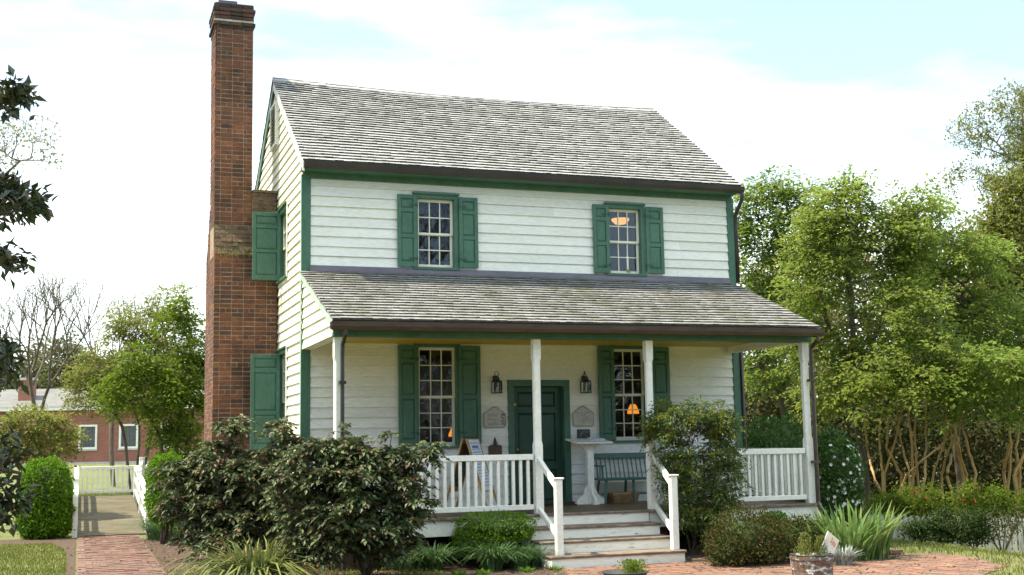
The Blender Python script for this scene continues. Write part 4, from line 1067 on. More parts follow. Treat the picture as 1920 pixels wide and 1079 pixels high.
# basket
t = thing('wicker_basket', 'brown woven basket tucked under the porch bench', 'basket', (5.33, -0.36, 0.602))
b = MB(); x0_, x1_, y0_, y1_ = 5.12, 5.56, -0.50, -0.24
bb = []
for i in range(7):
    z = 0.605 + i * 0.021; o = 0.004 * i
    for k in range(22):
        xa = x0_ - o + (x1_ - x0_ + 2 * o) * k / 22; j = 0.006 * (1 if (i + k) % 2 else -1)
        bb.append((xa + 0.001, xa + (x1_ - x0_) / 22 - 0.001, y0_ - o - 0.01 + j, y0_ - o + 0.012 + j, z, z + 0.019)); bb.append((xa + 0.001, xa + (x1_ - x0_) / 22 - 0.001, y1_ + o - 0.012 + j, y1_ + o + 0.01 + j, z, z + 0.019))
    for k in range(13):
        ya = y0_ + 0.013 + (y1_ - y0_ - 0.026) * k / 13; j = 0.006 * (1 if (i + k) % 2 else -1)
        bb.append((x0_ - o - 0.01 + j, x0_ - o + 0.012 + j, ya + 0.001, ya + 0.017, z, z + 0.019)); bb.append((x1_ + o - 0.012 + j, x1_ + o + 0.01 + j, ya + 0.001, ya + 0.017, z, z + 0.019))
b.boxes(bb); b.build('woven_side', m_basket, t)
b = MB(); b.box(x0_ - 0.02, x1_ + 0.02, y0_ - 0.025, y0_ + 0.0, 0.756, 0.775); b.box(x0_ - 0.02, x1_ + 0.02, y1_, y1_ + 0.025, 0.756, 0.775); b.box(x0_ - 0.02, x0_ + 0.005, y0_ + 0.001, y1_ - 0.001, 0.756, 0.775); b.box(x1_ - 0.005, x1_ + 0.02, y0_ + 0.001, y1_ - 0.001, 0.756, 0.775); b.build('rim', m_wood, t)
b = MB(); b.box(x0_ + 0.02, x1_ - 0.02, y0_ + 0.02, y1_ - 0.02, 0.61, 0.68); b.build('contents', m_wood_dark, t)
# door mat
t = tag(MB(), None) if False else None
b = MB(); b.box(3.58, 4.42, -0.62, -0.14, 0.6025, 0.617); tag(b.build('doormat', m_black, loc=(4.0, -0.38, 0.6025), bevel=0.004), 'dark flat doormat in front of the green front door', 'doormat')
# sandwich board
ac = np.array([2.47, -1.0]); nn = np.array([0.80, -0.60]); tt_ = np.array([0.60, 0.80])
t = thing('sandwich_board', 'wooden A frame board with a blue and white poster, standing behind the porch railing', 'sign', (ac[0], ac[1], 0.602))
def leafP(s, u, h, o):
    """point on one leaf: s=+1 front, u across, h up 0..1, o outward"""
    k = 0.335 * (1 - h)
    q = ac + nn * s * (0.018 + k + o) + tt_ * u
    return (q[0], q[1], 0.605 + 1.11 * h)
for s in (1, -1):
    b = MB()
    def slab(u0, u1, h0, h1, o0, o1, mb):
        mb.hexa([leafP(s, u0, h0, o0), leafP(s, u1, h0, o0), leafP(s, u1, h0, o1), leafP(s, u0, h0, o1), leafP(s, u0, h1, o0), leafP(s, u1, h1, o0), leafP(s, u1, h1, o1), leafP(s, u0, h1, o1)])
    slab(-0.30, -0.25, 0, 1, 0, 0.022, b); slab(0.25, 0.30, 0, 1, 0, 0.022, b); slab(-0.249, 0.249, 0.93, 1, 0.001, 0.021, b); slab(-0.249, 0.249, 0.26, 0.33, 0.001, 0.021, b)
    o = b.build('frame', m_wood, t)
    b = MB(); slab(-0.249, 0.249, 0.331, 0.929, 0.004, 0.016, b); b.build('board', m_wood_dark if s < 0 else m_wood, t)
s = 1
b = MB(); slab(-0.24, 0.24, 0.28, 0.985, 0.0225, 0.0245, b); po = b.build('poster', m_paper, t)
b = MB(); r = np.random.default_rng(4)
for i in range(15):
    h = 0.93 - i * 0.042
    if i in (1,): slab(-0.17, 0.14, h - 0.02, h + 0.015, 0.0248, 0.0256, b); continue
    u = -0.2
    while u < 0.18:
        w = r.uniform(0.03, 0.09); slab(u, min(u + w, 0.2), h, h + 0.012, 0.0248, 0.0256, b); u += w + 0.02
b.build('print', m_ink, t)
# wooden board hanging by the door
t = thing('hanging_board', 'brown wooden paddle board hanging on the wall left of the door', 'board', (3.20, -0.03, 1.42))
b = MB(); b.prism([(3.085, 1.40), (3.315, 1.40), (3.315, 1.585), (3.295, 1.605), (3.225, 1.61), (3.215, 1.70), (3.20, 1.735), (3.185, 1.70), (3.175, 1.61), (3.105, 1.605), (3.085, 1.585)], lambda p: (p[0], -0.055, p[1]), lambda p: (p[0], -0.026, p[1]))
b.build('board', m_wood_dark, t)
b = MB(); b.tube([(3.19, -0.04, 1.70), (3.165, -0.06, 1.62), (3.215, -0.062, 1.60), (3.24, -0.06, 1.63), (3.205, -0.04, 1.70)], 0.006, 5); b.build('strap', m_black, t)
# lamps inside
def table_lamp(px, py, y, s, label, floor):
    c = onY(px, py, y)
    t = thing('table_lamp', label, 'lamp', (c[0], c[1], c[2] - 0.42 * s), None)
    b = MB(); b.lathe([(0.125 * s, -0.09 * s), (0.115 * s, -0.02 * s), (0.055 * s, 0.105 * s)], c, 14); b.build('lamp_shade', m_shade, t, smooth=False)
    b = MB(); b.lathe([(0.09 * s, -0.42 * s), (0.08 * s, -0.39 * s), (0.03 * s, -0.34 * s), (0.045 * s, -0.25 * s), (0.02 * s, -0.16 * s), (0.012 * s, -0.08 * s), (0.012 * s, 0.13 * s), (0.004, 0.15 * s)], c, 10); b.build('lamp_base', m_brass, t)
    z = c[2] - 0.42 * s
    q = thing('side_table', 'dark side table inside under ' + label[label.index('the '):] if False else 'dark wooden side table indoors under ' + label, 'table', (c[0], c[1], floor))
    b = MB(); b.lathe([(0.26, z - 0.03 - floor), (0.27, z - 0.015 - floor), (0.26, z - 0.002 - floor)], (c[0], c[1], floor), 18); b.build('tabletop', m_wood_dark, q)
    b = MB(); b.lathe([(0.20, 0.0), (0.16, 0.04), (0.03, 0.09), (0.03, z - 0.031 - floor)], (c[0], c[1], floor), 12); b.build('pedestal', m_wood_dark, q)
table_lamp(1187, 768, 0.55, 0.86, 'the lit amber lamp behind the right porch window', 0.602)
table_lamp(850, 812, 0.70, 0.7, 'the small lit lamp in the left porch window', 0.602)
c = onY(1163, 412, 1.2)
t = thing('ceiling_lamp', 'lit ceiling lamp glowing inside the right upstairs window', 'lamp', c)
b = MB(); b.lathe([(0.02, -0.10), (0.10, -0.085), (0.165, -0.02), (0.17, 0.01)], c, 18); b.build('lamp_shade', m_shade2, t, smooth=True)
b = MB(); b.tube([(c[0], c[1], c[2] + 0.02), (c[0], c[1], 6.2)], 0.012, 6); b.build('stem', m_brass, t)
c = onY(1177, 508, 0.10)
t = thing('window_candle', 'white electric candle on the sill of the right upstairs window', 'candle', c)
b = MB(); b.tube([(c[0], c[1], c[2] + 0.02), (c[0], c[1], c[2] + 0.26), (c[0], c[1], c[2] + 0.27), (c[0], c[1], c[2] + 0.33)], [0.020, 0.020, 0.012, 0.006], 10); b.build('taper', m_trim, t)
b = MB(); b.lathe([(0.05, -0.02), (0.05, 0.0), (0.025, 0.02)], c, 12); b.build('base', m_brass, t)

# ------------------------------------------------------------------ plant helpers
def unit(v):
    return v / (np.linalg.norm(v, axis=-1, keepdims=True) + 1e-9)
def leaf_quads(mb, P, A, N, L, Wd, fold=0.12):
    """rhombic leaves at P along A with face normal N"""
    n = len(P)
    A = unit(A); B = unit(np.cross(A, N)); N2 = np.cross(B, A)
    L = np.broadcast_to(L, (n,))[:, None]; Wd = np.broadcast_to(Wd, (n,))[:, None]
    v = np.stack([P, P + A * L * 0.45 + B * Wd / 2 + N2 * L * fold, P + A * L - N2 * L * fold * 0.5, P + A * L * 0.45 - B * Wd / 2 + N2 * L * fold], 1)
    mb.arr(v, [(0, 1, 2, 3)])
def in_ellipsoids(clumps, n, r, surf=0.5):
    """n points in the union of ellipsoids (cx,cy,cz,rx,ry,rz[,weight])"""
    C_ = np.array([c[:3] for c in clumps], float); R_ = np.array([c[3:6] for c in clumps], float)
    w = np.array([(c[6] if len(c) > 6 else 1) * c[3] * c[4] * c[5] for c in clumps]) ** 0.8; w = w / w.sum()
    i = r.choice(len(clumps), n, p=w)
    d = unit(r.normal(size=(n, 3))); rr = r.random(n) ** (1 / 3 * (1 - surf) + 0.001)
    return C_[i] + d * R_[i] * rr[:, None]
def px_clump(D, px, py, rx, ry, rd=None, w=1.0):
    c = at(D, px, py); k = D / CF
    return (c[0], c[1], c[2], rx * k, (rd if rd else rx) * k, ry * k, w)
def skeleton(trunks, pts, r, seg=0.5, jit=0.12, down=0.8):
    nodes = []; par = []
    for tr in trunks:
        tr = np.array(tr, float)
        L = np.linalg.norm(np.diff(tr, axis=0), axis=1); 
        prev = -1
        first = True
        for a, b_, l in zip(tr[:-1], tr[1:], L):
            k = max(1, int(l / seg))
            for i in range(k + (1 if first else 0)):
                t = (i if first else i + 1) / k
                p = a + (b_ - a) * t
                if not (first and i == 0): p = p + r.normal(0, jit * 0.25 * min(seg, 1), 3)
                if first and i == 0 and nodes:
                    d = np.linalg.norm(np.array(nodes) - p, axis=1); j = int(np.argmin(d))
                    if d[j] < 0.35: prev = j; continue
                    prev = -1
                nodes.append(p); par.append(prev); prev = len(nodes) - 1
            first = False
    T = np.array(nodes)
    d0 = np.min(np.linalg.norm(pts[:, None] - T[None], axis=2), axis=1)
    pts = pts[np.argsort(d0)]
    cap = len(nodes) + len(pts) * 6 + 10
    A = np.zeros((cap, 3)); A[:len(nodes)] = T; n = len(nodes)
    par = par + [0] * (cap - n)
    for p in pts:
        v = A[:n] - p
        d = np.linalg.norm(v, axis=1)
        cost = d + down * np.maximum(0, v[:, 2])
        j = int(np.argmin(cost)); dist = d[j]
        k = min(5, max(1, int(dist / seg)))
        prev = j; a = A[j].copy()
        for i in range(1, k + 1):
            q = a + (p - a) * i / k
            if i < k: q = q + r.normal(0, jit * dist / k * 0.8, 3) + np.array([0, 0, 0.05 * dist * math.sin(math.pi * i / k)])
            A[n] = q; par[n] = prev; prev = n; n += 1
    return A[:n], np.array(par[:n])
def branch_mesh(nodes, par, rtip, rmax, expo=0.42, k=5):
    n = len(nodes); w = np.zeros(n)
    ch = np.zeros(n, int)
    for i in range(n):
        if par[i] >= 0: ch[par[i]] += 1
    for i in range(n - 1, -1, -1):
        if ch[i] == 0: w[i] += 1
        if par[i] >= 0: w[par[i]] += w[i]
    R = np.minimum(rtip * w ** expo, rmax)
    idx = np.where(par >= 0)[0]
    a, b_ = nodes[par[idx]], nodes[idx]
    d = unit(b_ - a); ref = np.where(np.abs(d[:, 2:3]) < 0.9, np.array([[0, 0, 1.0]]), np.array([[1.0, 0, 0]]))
    u = unit(np.cross(d, ref)); v = np.cross(d, u)
    th = np.arange(k) * 2 * np.pi / k
    ring = u[:, None] * np.cos(th)[None, :, None] + v[:, None] * np.sin(th)[None, :, None]
    ra = np.minimum(R[par[idx]], R[idx] * 1.35); rb = R[idx]
    e = (rb * 0.4)[:, None]
    va = (a - d * e)[:, None] + ring * ra[:, None, None]; vb = b_[:, None] + ring * rb[:, None, None]
    mb = MB(); mb.arr(np.concatenate([va, vb], 1), [(j, (j + 1) % k, k + (j + 1) % k, k + j) for j in range(k)])
    return mb, R, w
def tree(name, label, cat, base, trunks, clumps, npts, nleaf, LW, bark, leaf, rtip=0.008, rmax=0.15, seg=0.5, sigma=0.18, seed=1, surf=0.5, group=None, droop=0.25, jit=0.14, wmax=5, down=0.8, crown_name='crown', expo=0.42, spray=None):
    r = np.random.default_rng(seed)
    t = thing(name, label, cat, base, group)
    pts = in_ellipsoids(clumps, npts, r, surf)
    pts = pts[pts[:, 2] > base[2] + 0.15]
    nodes, par = skeleton(trunks, pts, r, seg, jit, down)
    mb, R, w = branch_mesh(nodes, par, rtip, rmax, expo)
    mb.build('trunk', bark, t, smooth=True)
    if nleaf and spray:
        tips = np.where((w <= wmax) & (par >= 0))[0]
        k = nleaf // spray[0]; i = r.choice(tips, k); f = r.random(k)[:, None]
        C_ = nodes[i] * f + nodes[par[i]] * (1 - f)
        ctr = pts.mean(0); o = unit(C_ - ctr) * np.array([1, 1, 0.35]); D_ = unit(nodes[i] - nodes[par[i]]) * 0.5 + o * 0.6 + r.normal(0, 0.45, (k, 3)); D_[:, 2] *= 0.55
        mb = MB(); sprays(mb, C_, D_, r, spray[0], spray[1], spray[2], LW, spray[3]); mb.build(crown_name, leaf, t)
    elif nleaf:
        tips = np.where((w <= wmax) & (par >= 0))[0]
        i = r.choice(tips, nleaf)
        f = r.random(nleaf)[:, None]
        P = nodes[i] * f + nodes[par[i]] * (1 - f) + r.normal(0, sigma, (nleaf, 3))
        A = unit(nodes[i] - nodes[par[i]]) * 0.7 + r.normal(0, 0.75, (nleaf, 3)); A[:, 2] -= droop
        N = r.normal(0, 0.55, (nleaf, 3)); N[:, 2] += 0.8
        mb = MB(); s = r.uniform(0.65, 1.25, nleaf)
        leaf_quads(mb, P, A, N, LW[0] * s, LW[1] * s)
        mb.build(crown_name, leaf, t)
    return t
def sprays(mb, C_, D_, r, nper, length, width, LW, droop):
    """flat drooping twig sprays: nper leaves set along each axis D_ from C_"""
    k = len(C_); D_ = unit(D_); side = unit(np.cross(D_, np.array([0, 0, 1.0]) + r.normal(0, 0.25, (k, 3))))
    i = np.repeat(np.arange(k), nper); t = np.tile((np.arange(nper) + 0.5) / nper, k); sg = np.tile(np.where(np.arange(nper) % 2, 1.0, -1.0), k); n = k * nper
    ln = (length * r.uniform(0.6, 1.25, k))[i]; w = width * (1.15 - t) * r.random(n)
    P = C_[i] + D_[i] * (ln * t)[:, None] + side[i] * (sg * w)[:, None] - np.array([0, 0, 1.0]) * (ln * droop * t ** 2)[:, None] + r.normal(0, 0.012 + 0.06 * LW[0], (n, 3))
    A = D_[i] * 0.55 + side[i] * (sg * 0.8)[:, None] + r.normal(0, 0.3, (n, 3)); A[:, 2] -= 0.15 + 0.3 * droop
    N = r.normal(0, 0.35, (n, 3)); N[:, 2] += 1.0
    s_ = r.uniform(0.65, 1.25, n); leaf_quads(mb, P, A, N, LW[0] * s_, LW[1] * s_)
def gbase(p):
    return np.array([p[0], p[1], float(gz(p[0], p[1]))])
def stem_to(base, *pp):
    return [np.array(base)] + [np.array(p) for p in pp]
def blades(mb, roots, H, Wd, lean, az, r, seg=4, curl=1.0, droop=0.0):
    """strips rising from roots, bending outwards along az"""
    n = len(roots); dirs = np.stack([np.cos(az), np.sin(az), 0 * az], -1); side = np.stack([-np.sin(az + r.normal(0, 0.8, n)), np.cos(az), 0 * az], -1); side = unit(side)
    rows = []
    for k in range(seg + 1):
        t = k / seg
        out = lean * (t ** (1 + curl)); up = np.sqrt(np.maximum(0.02, 1 - 0.55 * (lean * t) ** 2)) * t - droop * t ** 3
        c = roots + dirs * (H * out)[:, None] + np.array([0, 0, 1.0]) * (H * up)[:, None]
        wd = Wd * (0.75 + 0.6 * t - 1.33 * t ** 3 if seg > 1 else 1); wd = np.maximum(wd, Wd * 0.04)
        rows.append(c - side * wd[:, None] / 2); rows.append(c + side * wd[:, None] / 2)
    v = np.stack(rows, 1)
    mb.arr(v, [(2 * k, 2 * k + 1, 2 * k + 3, 2 * k + 2) for k in range(seg)])
def tuft(name, label, cat, c, n, H, Wd, spread, leaf, seed, lean=(0.2, 0.9), root=0.12, group=None, droop=0.0, stiff=1.0, part='foliage', box=None):
    r = np.random.default_rng(seed)
    t = thing(name, label, cat, c, group)
    a = r.uniform(0, 2 * np.pi, n); rr = root * np.sqrt(r.random(n))
    roots = np.stack([c[0] + rr * np.cos(a) * spread[0], c[1] + rr * np.sin(a) * spread[1], np.full(n, c[2] - 0.01)], -1)
    mb = MB()
    blades(mb, roots, H * r.uniform(0.6, 1.1, n), Wd * r.uniform(0.7, 1.2, n), r.uniform(lean[0], lean[1], n), a + r.normal(0, 0.5, n), r, curl=stiff, droop=droop)
    mb.build(part, leaf, t)
    return t
def clipped(name, label, cat, base, blobs, nleaf, L, Wd, leaf, seed, group=None, amp=0.06, stem=True, depth=0.10):
    """clipped shrub: shell of small leaves over a dark twiggy core"""
    r = np.random.default_rng(seed); t = thing(name, label, cat, base, group)
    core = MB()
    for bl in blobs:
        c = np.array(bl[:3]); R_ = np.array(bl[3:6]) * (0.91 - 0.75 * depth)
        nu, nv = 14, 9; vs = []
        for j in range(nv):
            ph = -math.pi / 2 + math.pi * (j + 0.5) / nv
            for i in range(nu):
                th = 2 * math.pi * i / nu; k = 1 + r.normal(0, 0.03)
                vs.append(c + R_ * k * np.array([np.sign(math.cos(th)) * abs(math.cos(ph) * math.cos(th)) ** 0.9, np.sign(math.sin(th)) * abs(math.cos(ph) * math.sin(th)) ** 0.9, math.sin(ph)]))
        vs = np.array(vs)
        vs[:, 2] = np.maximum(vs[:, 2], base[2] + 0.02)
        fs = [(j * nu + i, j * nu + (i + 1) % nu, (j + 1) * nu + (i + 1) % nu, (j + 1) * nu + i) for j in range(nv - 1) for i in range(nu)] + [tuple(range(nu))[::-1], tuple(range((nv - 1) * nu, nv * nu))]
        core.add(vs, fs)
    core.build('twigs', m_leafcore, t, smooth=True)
    if stem:
        s = MB()
        c = np.array(blobs[0][:3])
        for i in range(5): s.tube([(base[0] + r.normal(0, 0.05), base[1] + r.normal(0, 0.05), base[2] - 0.05), (c[0] + r.normal(0, 0.1), c[1] + r.normal(0, 0.1), c[2])], [0.025, 0.012], 6)
        s.build('stem', m_stem, t)
    w = np.array([bl[3] * bl[4] + bl[4] * bl[5] + bl[3] * bl[5] for bl in blobs]); i = r.choice(len(blobs), nleaf, p=w / w.sum())
    C_ = np.array([bl[:3] for bl in blobs])[i]; R_ = np.array([bl[3:6] for bl in blobs])[i]
    e = np.array([bl[6] if len(bl) > 6 else 1.0 for bl in blobs])[i][:, None]
    d = unit(r.normal(size=(nleaf, 3))); d = np.sign(d) * np.abs(d) ** e
    bump_ = 1 + amp * (np.sin(d[:, :1] * 9 + d[:, 1:2] * 5 + seed) * np.sin(d[:, 2:] * 8 + d[:, 1:2] * 7)) - depth * r.random((nleaf, 1)) ** 2 + 0.15 * (r.random((nleaf, 1)) ** 10)
    P = C_ + d * R_ * bump_
    ok = P[:, 2] > base[2] + 0.03; P, d = P[ok], d[ok]; m = len(P)
    A = d * 0.5 + r.normal(0, 0.6, (m, 3)); A[:, 2] += 0.25; N = d + r.normal(0, 0.45, (m, 3)); N[:, 2] += 0.4
    mb = MB(); s = r.uniform(0.7, 1.3, m); leaf_quads(mb, P, A, N, L * s, Wd * s)
    mb.build('foliage', leaf, t)
    return t

# ------------------------------------------------------------------ ground surfaces
def poly_sheet(name, poly, m, z, kind='structure', fall=None):
    b = MB(); n = len(poly)
    b.add([(p[0], p[1], z) for p in poly], [tuple(range(n))]); return tag(b.build(name, m), kind=kind)
def inpoly(P, poly):
    x, y = P[:, 0], P[:, 1]; c = np.zeros(len(P), bool); n = len(poly)
    for i in range(n):
        x0, y0 = poly[i]; x1, y1 = poly[(i + 1) % n]
        k = ((y0 > y) != (y1 > y)) & (x < (x1 - x0) * (y - y0) / (y1 - y0 + 1e-12) + x0)
        c ^= k
    return c
bed = [(-2.19, -6.0), (2.0, -6.0), (2.62, -4.75), (2.82, -3.75), (4.85, -3.95), (5.6, -4.55), (6.45, -5.0), (7.25, -4.85), (7.7, -4.55), (8.1, -4.1), (8.4, -3.6), (8.6, -2.5), (8.6, 0.5), (8.2, 6.0), (2, 7.5), (-1.0, 7.2), (-1.85, 6.6), (-2.16, 5.0), (-2.19, 0)]
poly_sheet('mulch_bed', bed, m_mulch, G0 + 0.004)
poly_sheet('mulch_strip', [(-3.34, -8), (-3.34, 6.6), (-5.0, 6.9), (-5.0, 5.4), (-3.75, 5.2), (-3.48, 3), (-3.42, -8)], m_mulch, G0 + 0.006)
# left brick path
r = np.random.default_rng(31)
poly_sheet('path_bedding', [(-3.32, -8), (-2.15, -8), (-2.15, 6.72), (-3.32, 6.72)], m_sand, G0 + 0.010)
bb = []
y = -4.5; i = 0
while y < 6.65:
    x = -3.195 - (0.1 if i % 2 else 0)
    while x < -2.2:
        xa, xb = max(x, -3.195), min(x + 0.2, -2.17); x += 0.203
        if xb - xa < 0.04: continue
        z = G0 + 0.016 + r.normal(0, 0.004)
        bb.append((xa + 0.003, xb - 0.003, y + 0.003, y + 0.097, G0 - 0.04, z))
    y += 0.1; i += 1
y = -4.5
while y < 6.65:
    z = G0 + 0.018 + r.normal(0, 0.003); bb.append((-3.305, -3.202, y + 0.004, y + 0.196, G0 - 0.04, z)); y += 0.2
b = MB(); b.boxes(bb); tag(b.build('brick_path', m_paver), kind='structure')
# right brick path sweeping round to the steps
walk = [(2.35, -6.2), (2.66, -4.75), (2.86, -3.72), (4.80, -3.78), (5.0, -4.05), (5.6, -4.62), (6.45, -5.06), (7.25, -4.92), (7.75, -4.60), (8.12, -4.22), (8.45, -4.35), (8.58, -4.9), (8.43, -5.5), (8.05, -6.25), (7.2, -6.9), (6.0, -7.9), (4.5, -9.0), (3.0, -9.0)]
poly_sheet('walk_bedding', walk, m_sand, G0 + 0.009)
bb = []; ca, sa = math.cos(0.5), math.sin(0.5)
qs = []
for i in range(-90, 90):
    for j in range(-50, 50):
        u = i * 0.1015; v = j * 0.203 + (0.1 if i % 2 else 0)
        qs.append((5 + ca * u - sa * v, -6 + sa * u + ca * v))
qs = np.array(qs); qs = qs[inpoly(qs, walk)]
v = []
for x, y in qs:
    z = G0 + 0.015 + r.normal(0, 0.0035); du, dv = 0.0485, 0.0985
    c4 = [(x + ca * a - sa * b_, y + sa * a + ca * b_) for a, b_ in ((-du, -dv), (du, -dv), (du, dv), (-du, dv))]
    v.append([(p[0], p[1], G0 - 0.03) for p in c4] + [(p[0], p[1], z) for p in c4])
b = MB(); b.arr(np.array(v), MB.HF); tag(b.build('brick_walk', m_paver2), kind='structure')
# mulch chips
n = 9000
P = np.stack([r.uniform(-2.2, 8.5, n), r.uniform(-6.0, 7, n), np.zeros(n)], -1)
ok = inpoly(P, bed) & ~((P[:, 0] > 0) & (P[:, 0] < 7.8) & (P[:, 1] > -2.3)) & ~((P[:, 0] > 2.75) & (P[:, 0] < 4.85) & (P[:, 1] > -3.8)); P = P[ok]
P[:, 2] = G0 + 0.012 + r.random(len(P)) * 0.012
mb = MB(); A = r.normal(0, 1, (len(P), 3)); A[:, 2] *= 0.25; N = r.normal(0, 0.35, (len(P), 3)); N[:, 2] += 1
s = r.uniform(0.03, 0.075, len(P)); leaf_quads(mb, P, A, N, s, s * 0.45, fold=0.05)
tag(mb.build('mulch_chips', m_chip), 'brown bark chips and dry leaves on the planting bed', 'mulch', kind='stuff')
# fallen leaves on the paving
n = 900; P = np.concatenate([np.stack([r.uniform(2.3, 8.5, n), r.uniform(-8.5, -3.7, n)], -1), np.stack([r.choice([-1, 1], 260) * np.abs(r.normal(0.52, 0.16, 260)) - 2.72, r.uniform(-4, 6.6, 260)], -1)])
ok = inpoly(P, walk) | (P[:, 0] < -2.0); edge = np.abs(np.sin(P[:, 0] * 2.1) + np.sin(P[:, 1] * 1.7)) > 0.55; P = P[ok & edge]
P = np.concatenate([P, np.full((len(P), 1), G0 + 0.026)], 1); mb = MB(); A = r.normal(0, 1, (len(P), 3)); A[:, 2] *= 0.2; N = r.normal(0, 0.35, (len(P), 3)); N[:, 2] += 1
q = r.uniform(0.025, 0.06, len(P)); leaf_quads(mb, P, A, N, q, q * 0.5)
tag(mb.build('leaf_litter', m_chip), 'dry leaves and chips scattered over the brick paving', 'leaf litter', kind='stuff')
# lawn blades where the picture comes close to the grass
def lawn(n, x0, x1, y0, y1, poly_out, seed, H=0.07):
    r = np.random.default_rng(seed)
    P = np.stack([r.uniform(x0, x1, n), r.uniform(y0, y1, n)], -1)
    for po in poly_out: P = P[~inpoly(P, po)]
    z = gz(P[:, 0], P[:, 1]); return np.concatenate([P, z[:, None]], 1), H
mb = MB(); r = np.random.default_rng(41)
pathpoly = [(-3.40, -9), (-2.12, -9), (-2.12, 6.8), (-3.40, 6.8)]
strip = [(-3.34, -8), (-3.34, 6.6), (-5.0, 6.9), (-5.0, 5.4), (-3.75, 5.2), (-3.48, 3), (-3.42, -8)]
for n, x0, x1, y0, y1, po, H in ((9000, -5.2, -3.4, -2.0, 5.6, [strip], 0.055), (14000, 7.0, 13.0, -8.0, 2.0, [walk, bed], 0.075), (9000, -2.15, 1.3, -4.6, -1.2, [pathpoly], 0.06), (5000, -4.2, -1.5, 14.5, 26, [], 0.16)):
    P, H = lawn(n, x0, x1, y0, y1, po, 5, H)
    if x1 == 1.3:
        q = P - CP; dp = q @ CV; P = P[(539.5 - CF * (q @ CU) / dp > 1052 + 10 * np.sin(P[:, 0] * 5)) & (np.sin(P[:, 0] * 7.3) + np.sin(P[:, 1] * 9) > -0.9)]
    m = len(P)
    blades(mb, P, H * r.uniform(0.5, 1.3, m), np.full(m, 0.012 if H < 0.1 else 0.03), r.uniform(0.1, 0.9, m), r.uniform(0, 6.28, m), r, seg=2)
tag(mb.build('grass', l_grass), 'green and straw coloured lawn grass', 'grass', kind='stuff')

# ------------------------------------------------------------------ background, left
def ramp():
    xl, xr, y0, y1, y2 = -3.33, -2.02, 6.75, 12.8, 14.3
    zt = 0.46
    t = thing('wooden_ramp', 'weathered wooden access ramp with white railings at the end of the brick path', 'ramp', ((xl + xr) / 2, y0, G0))
    z = lambda y: G0 + 0.03 + (zt - G0 - 0.03) * min(1, max(0, (y - y0) / (y1 - y0)))
    b = MB(); y = y0
    while y < y2:
        ye = min(y + 0.14, y2)
        za, zb = z(y), z(ye)
        b.hexa([(xl, y + .009, za - .04), (xr, y + .009, za - .04), (xr, ye - .009, zb - .04), (xl, ye - .009, zb - .04), (xl, y + .009, za), (xr, y + .009, za), (xr, ye - .009, zb), (xl, ye - .009, zb)]); y = ye
    b.build('deck', m_ramp, t)
    b = MB(); bb = []
    y = y1
    x = xr + 0.002
    while x < 1.2:
        bb.append((x, x + 0.135, y1, y2, zt - 0.04 + 0.05 * (x - xr), zt + 0.05 * (x - xr))); x += 0.14
    b.boxes(bb); b.build('upper_deck', m_ramp, t)
    for x, ys in ((xl - 0.045, (y0, 9.8, y1, y2)), (xr + 0.045, (y0 + 0.15, 9.8, y1))):
        for y in ys:
            b = MB(); b.box(x - 0.05, x + 0.05, y - 0.05, y + 0.05, G0 - 0.1, z(y) + 0.78); b.build('post', m_trim, t, bevel=0.005)
        b = MB()
        for a, c in zip(ys[:-1], ys[1:]):
            b.bar((x, a + 0.051, z(a) + 0.73), (x, c - 0.051, z(c) + 0.73), 0.10, 0.055); b.bar((x, a + 0.051, z(a) + 0.14), (x, c - 0.051, z(c) + 0.14), 0.045, 0.09); b.bar((x, a + 0.051, z(a) + 0.42), (x, c - 0.051, z(c) + 0.42), 0.04, 0.12)
        b.build('handrail', m_trim, t)
    # railing across the far end and on towards the house
    railing((xl + 0.01, y2 - 0.03), (xr + 0.6, y2 - 0.03), zt=zt + 0.76, name='railing', z0=zt + 0.07, z1=zt + 0.14, parent=t, pitch=0.12)
    railing((xr + 0.7, y2 - 0.03), (1.0, y2 - 0.03), zt=zt + 0.80, name='railing', z0=zt + 0.1, z1=zt + 0.17, parent=t, zoff=(0.05, 0.18), pitch=0.13)
    b = MB(); b.box(xr + 0.12, xr + 0.25, y1 - 0.05, y1 + 0.05, G0, zt + 0.98); b.box(xr + 0.595, xr + 0.695, y2 - 0.08, y2 + 0.02, G0, zt + 0.95); b.build('tall_post', m_trim, t, bevel=0.005)
    b = MB(); b.bar((xr + 0.185, y1 - 0.052, zt + 0.80), (xr + 0.06, 10.6, zt + 0.62), 0.04, 0.16); b.build('brace_board', m_trim, t)
ramp()
E1 = np.array([CR[0], CR[1], 0]); E1 /= np.linalg.norm(E1); E2 = np.array([-E1[1], E1[0], 0])
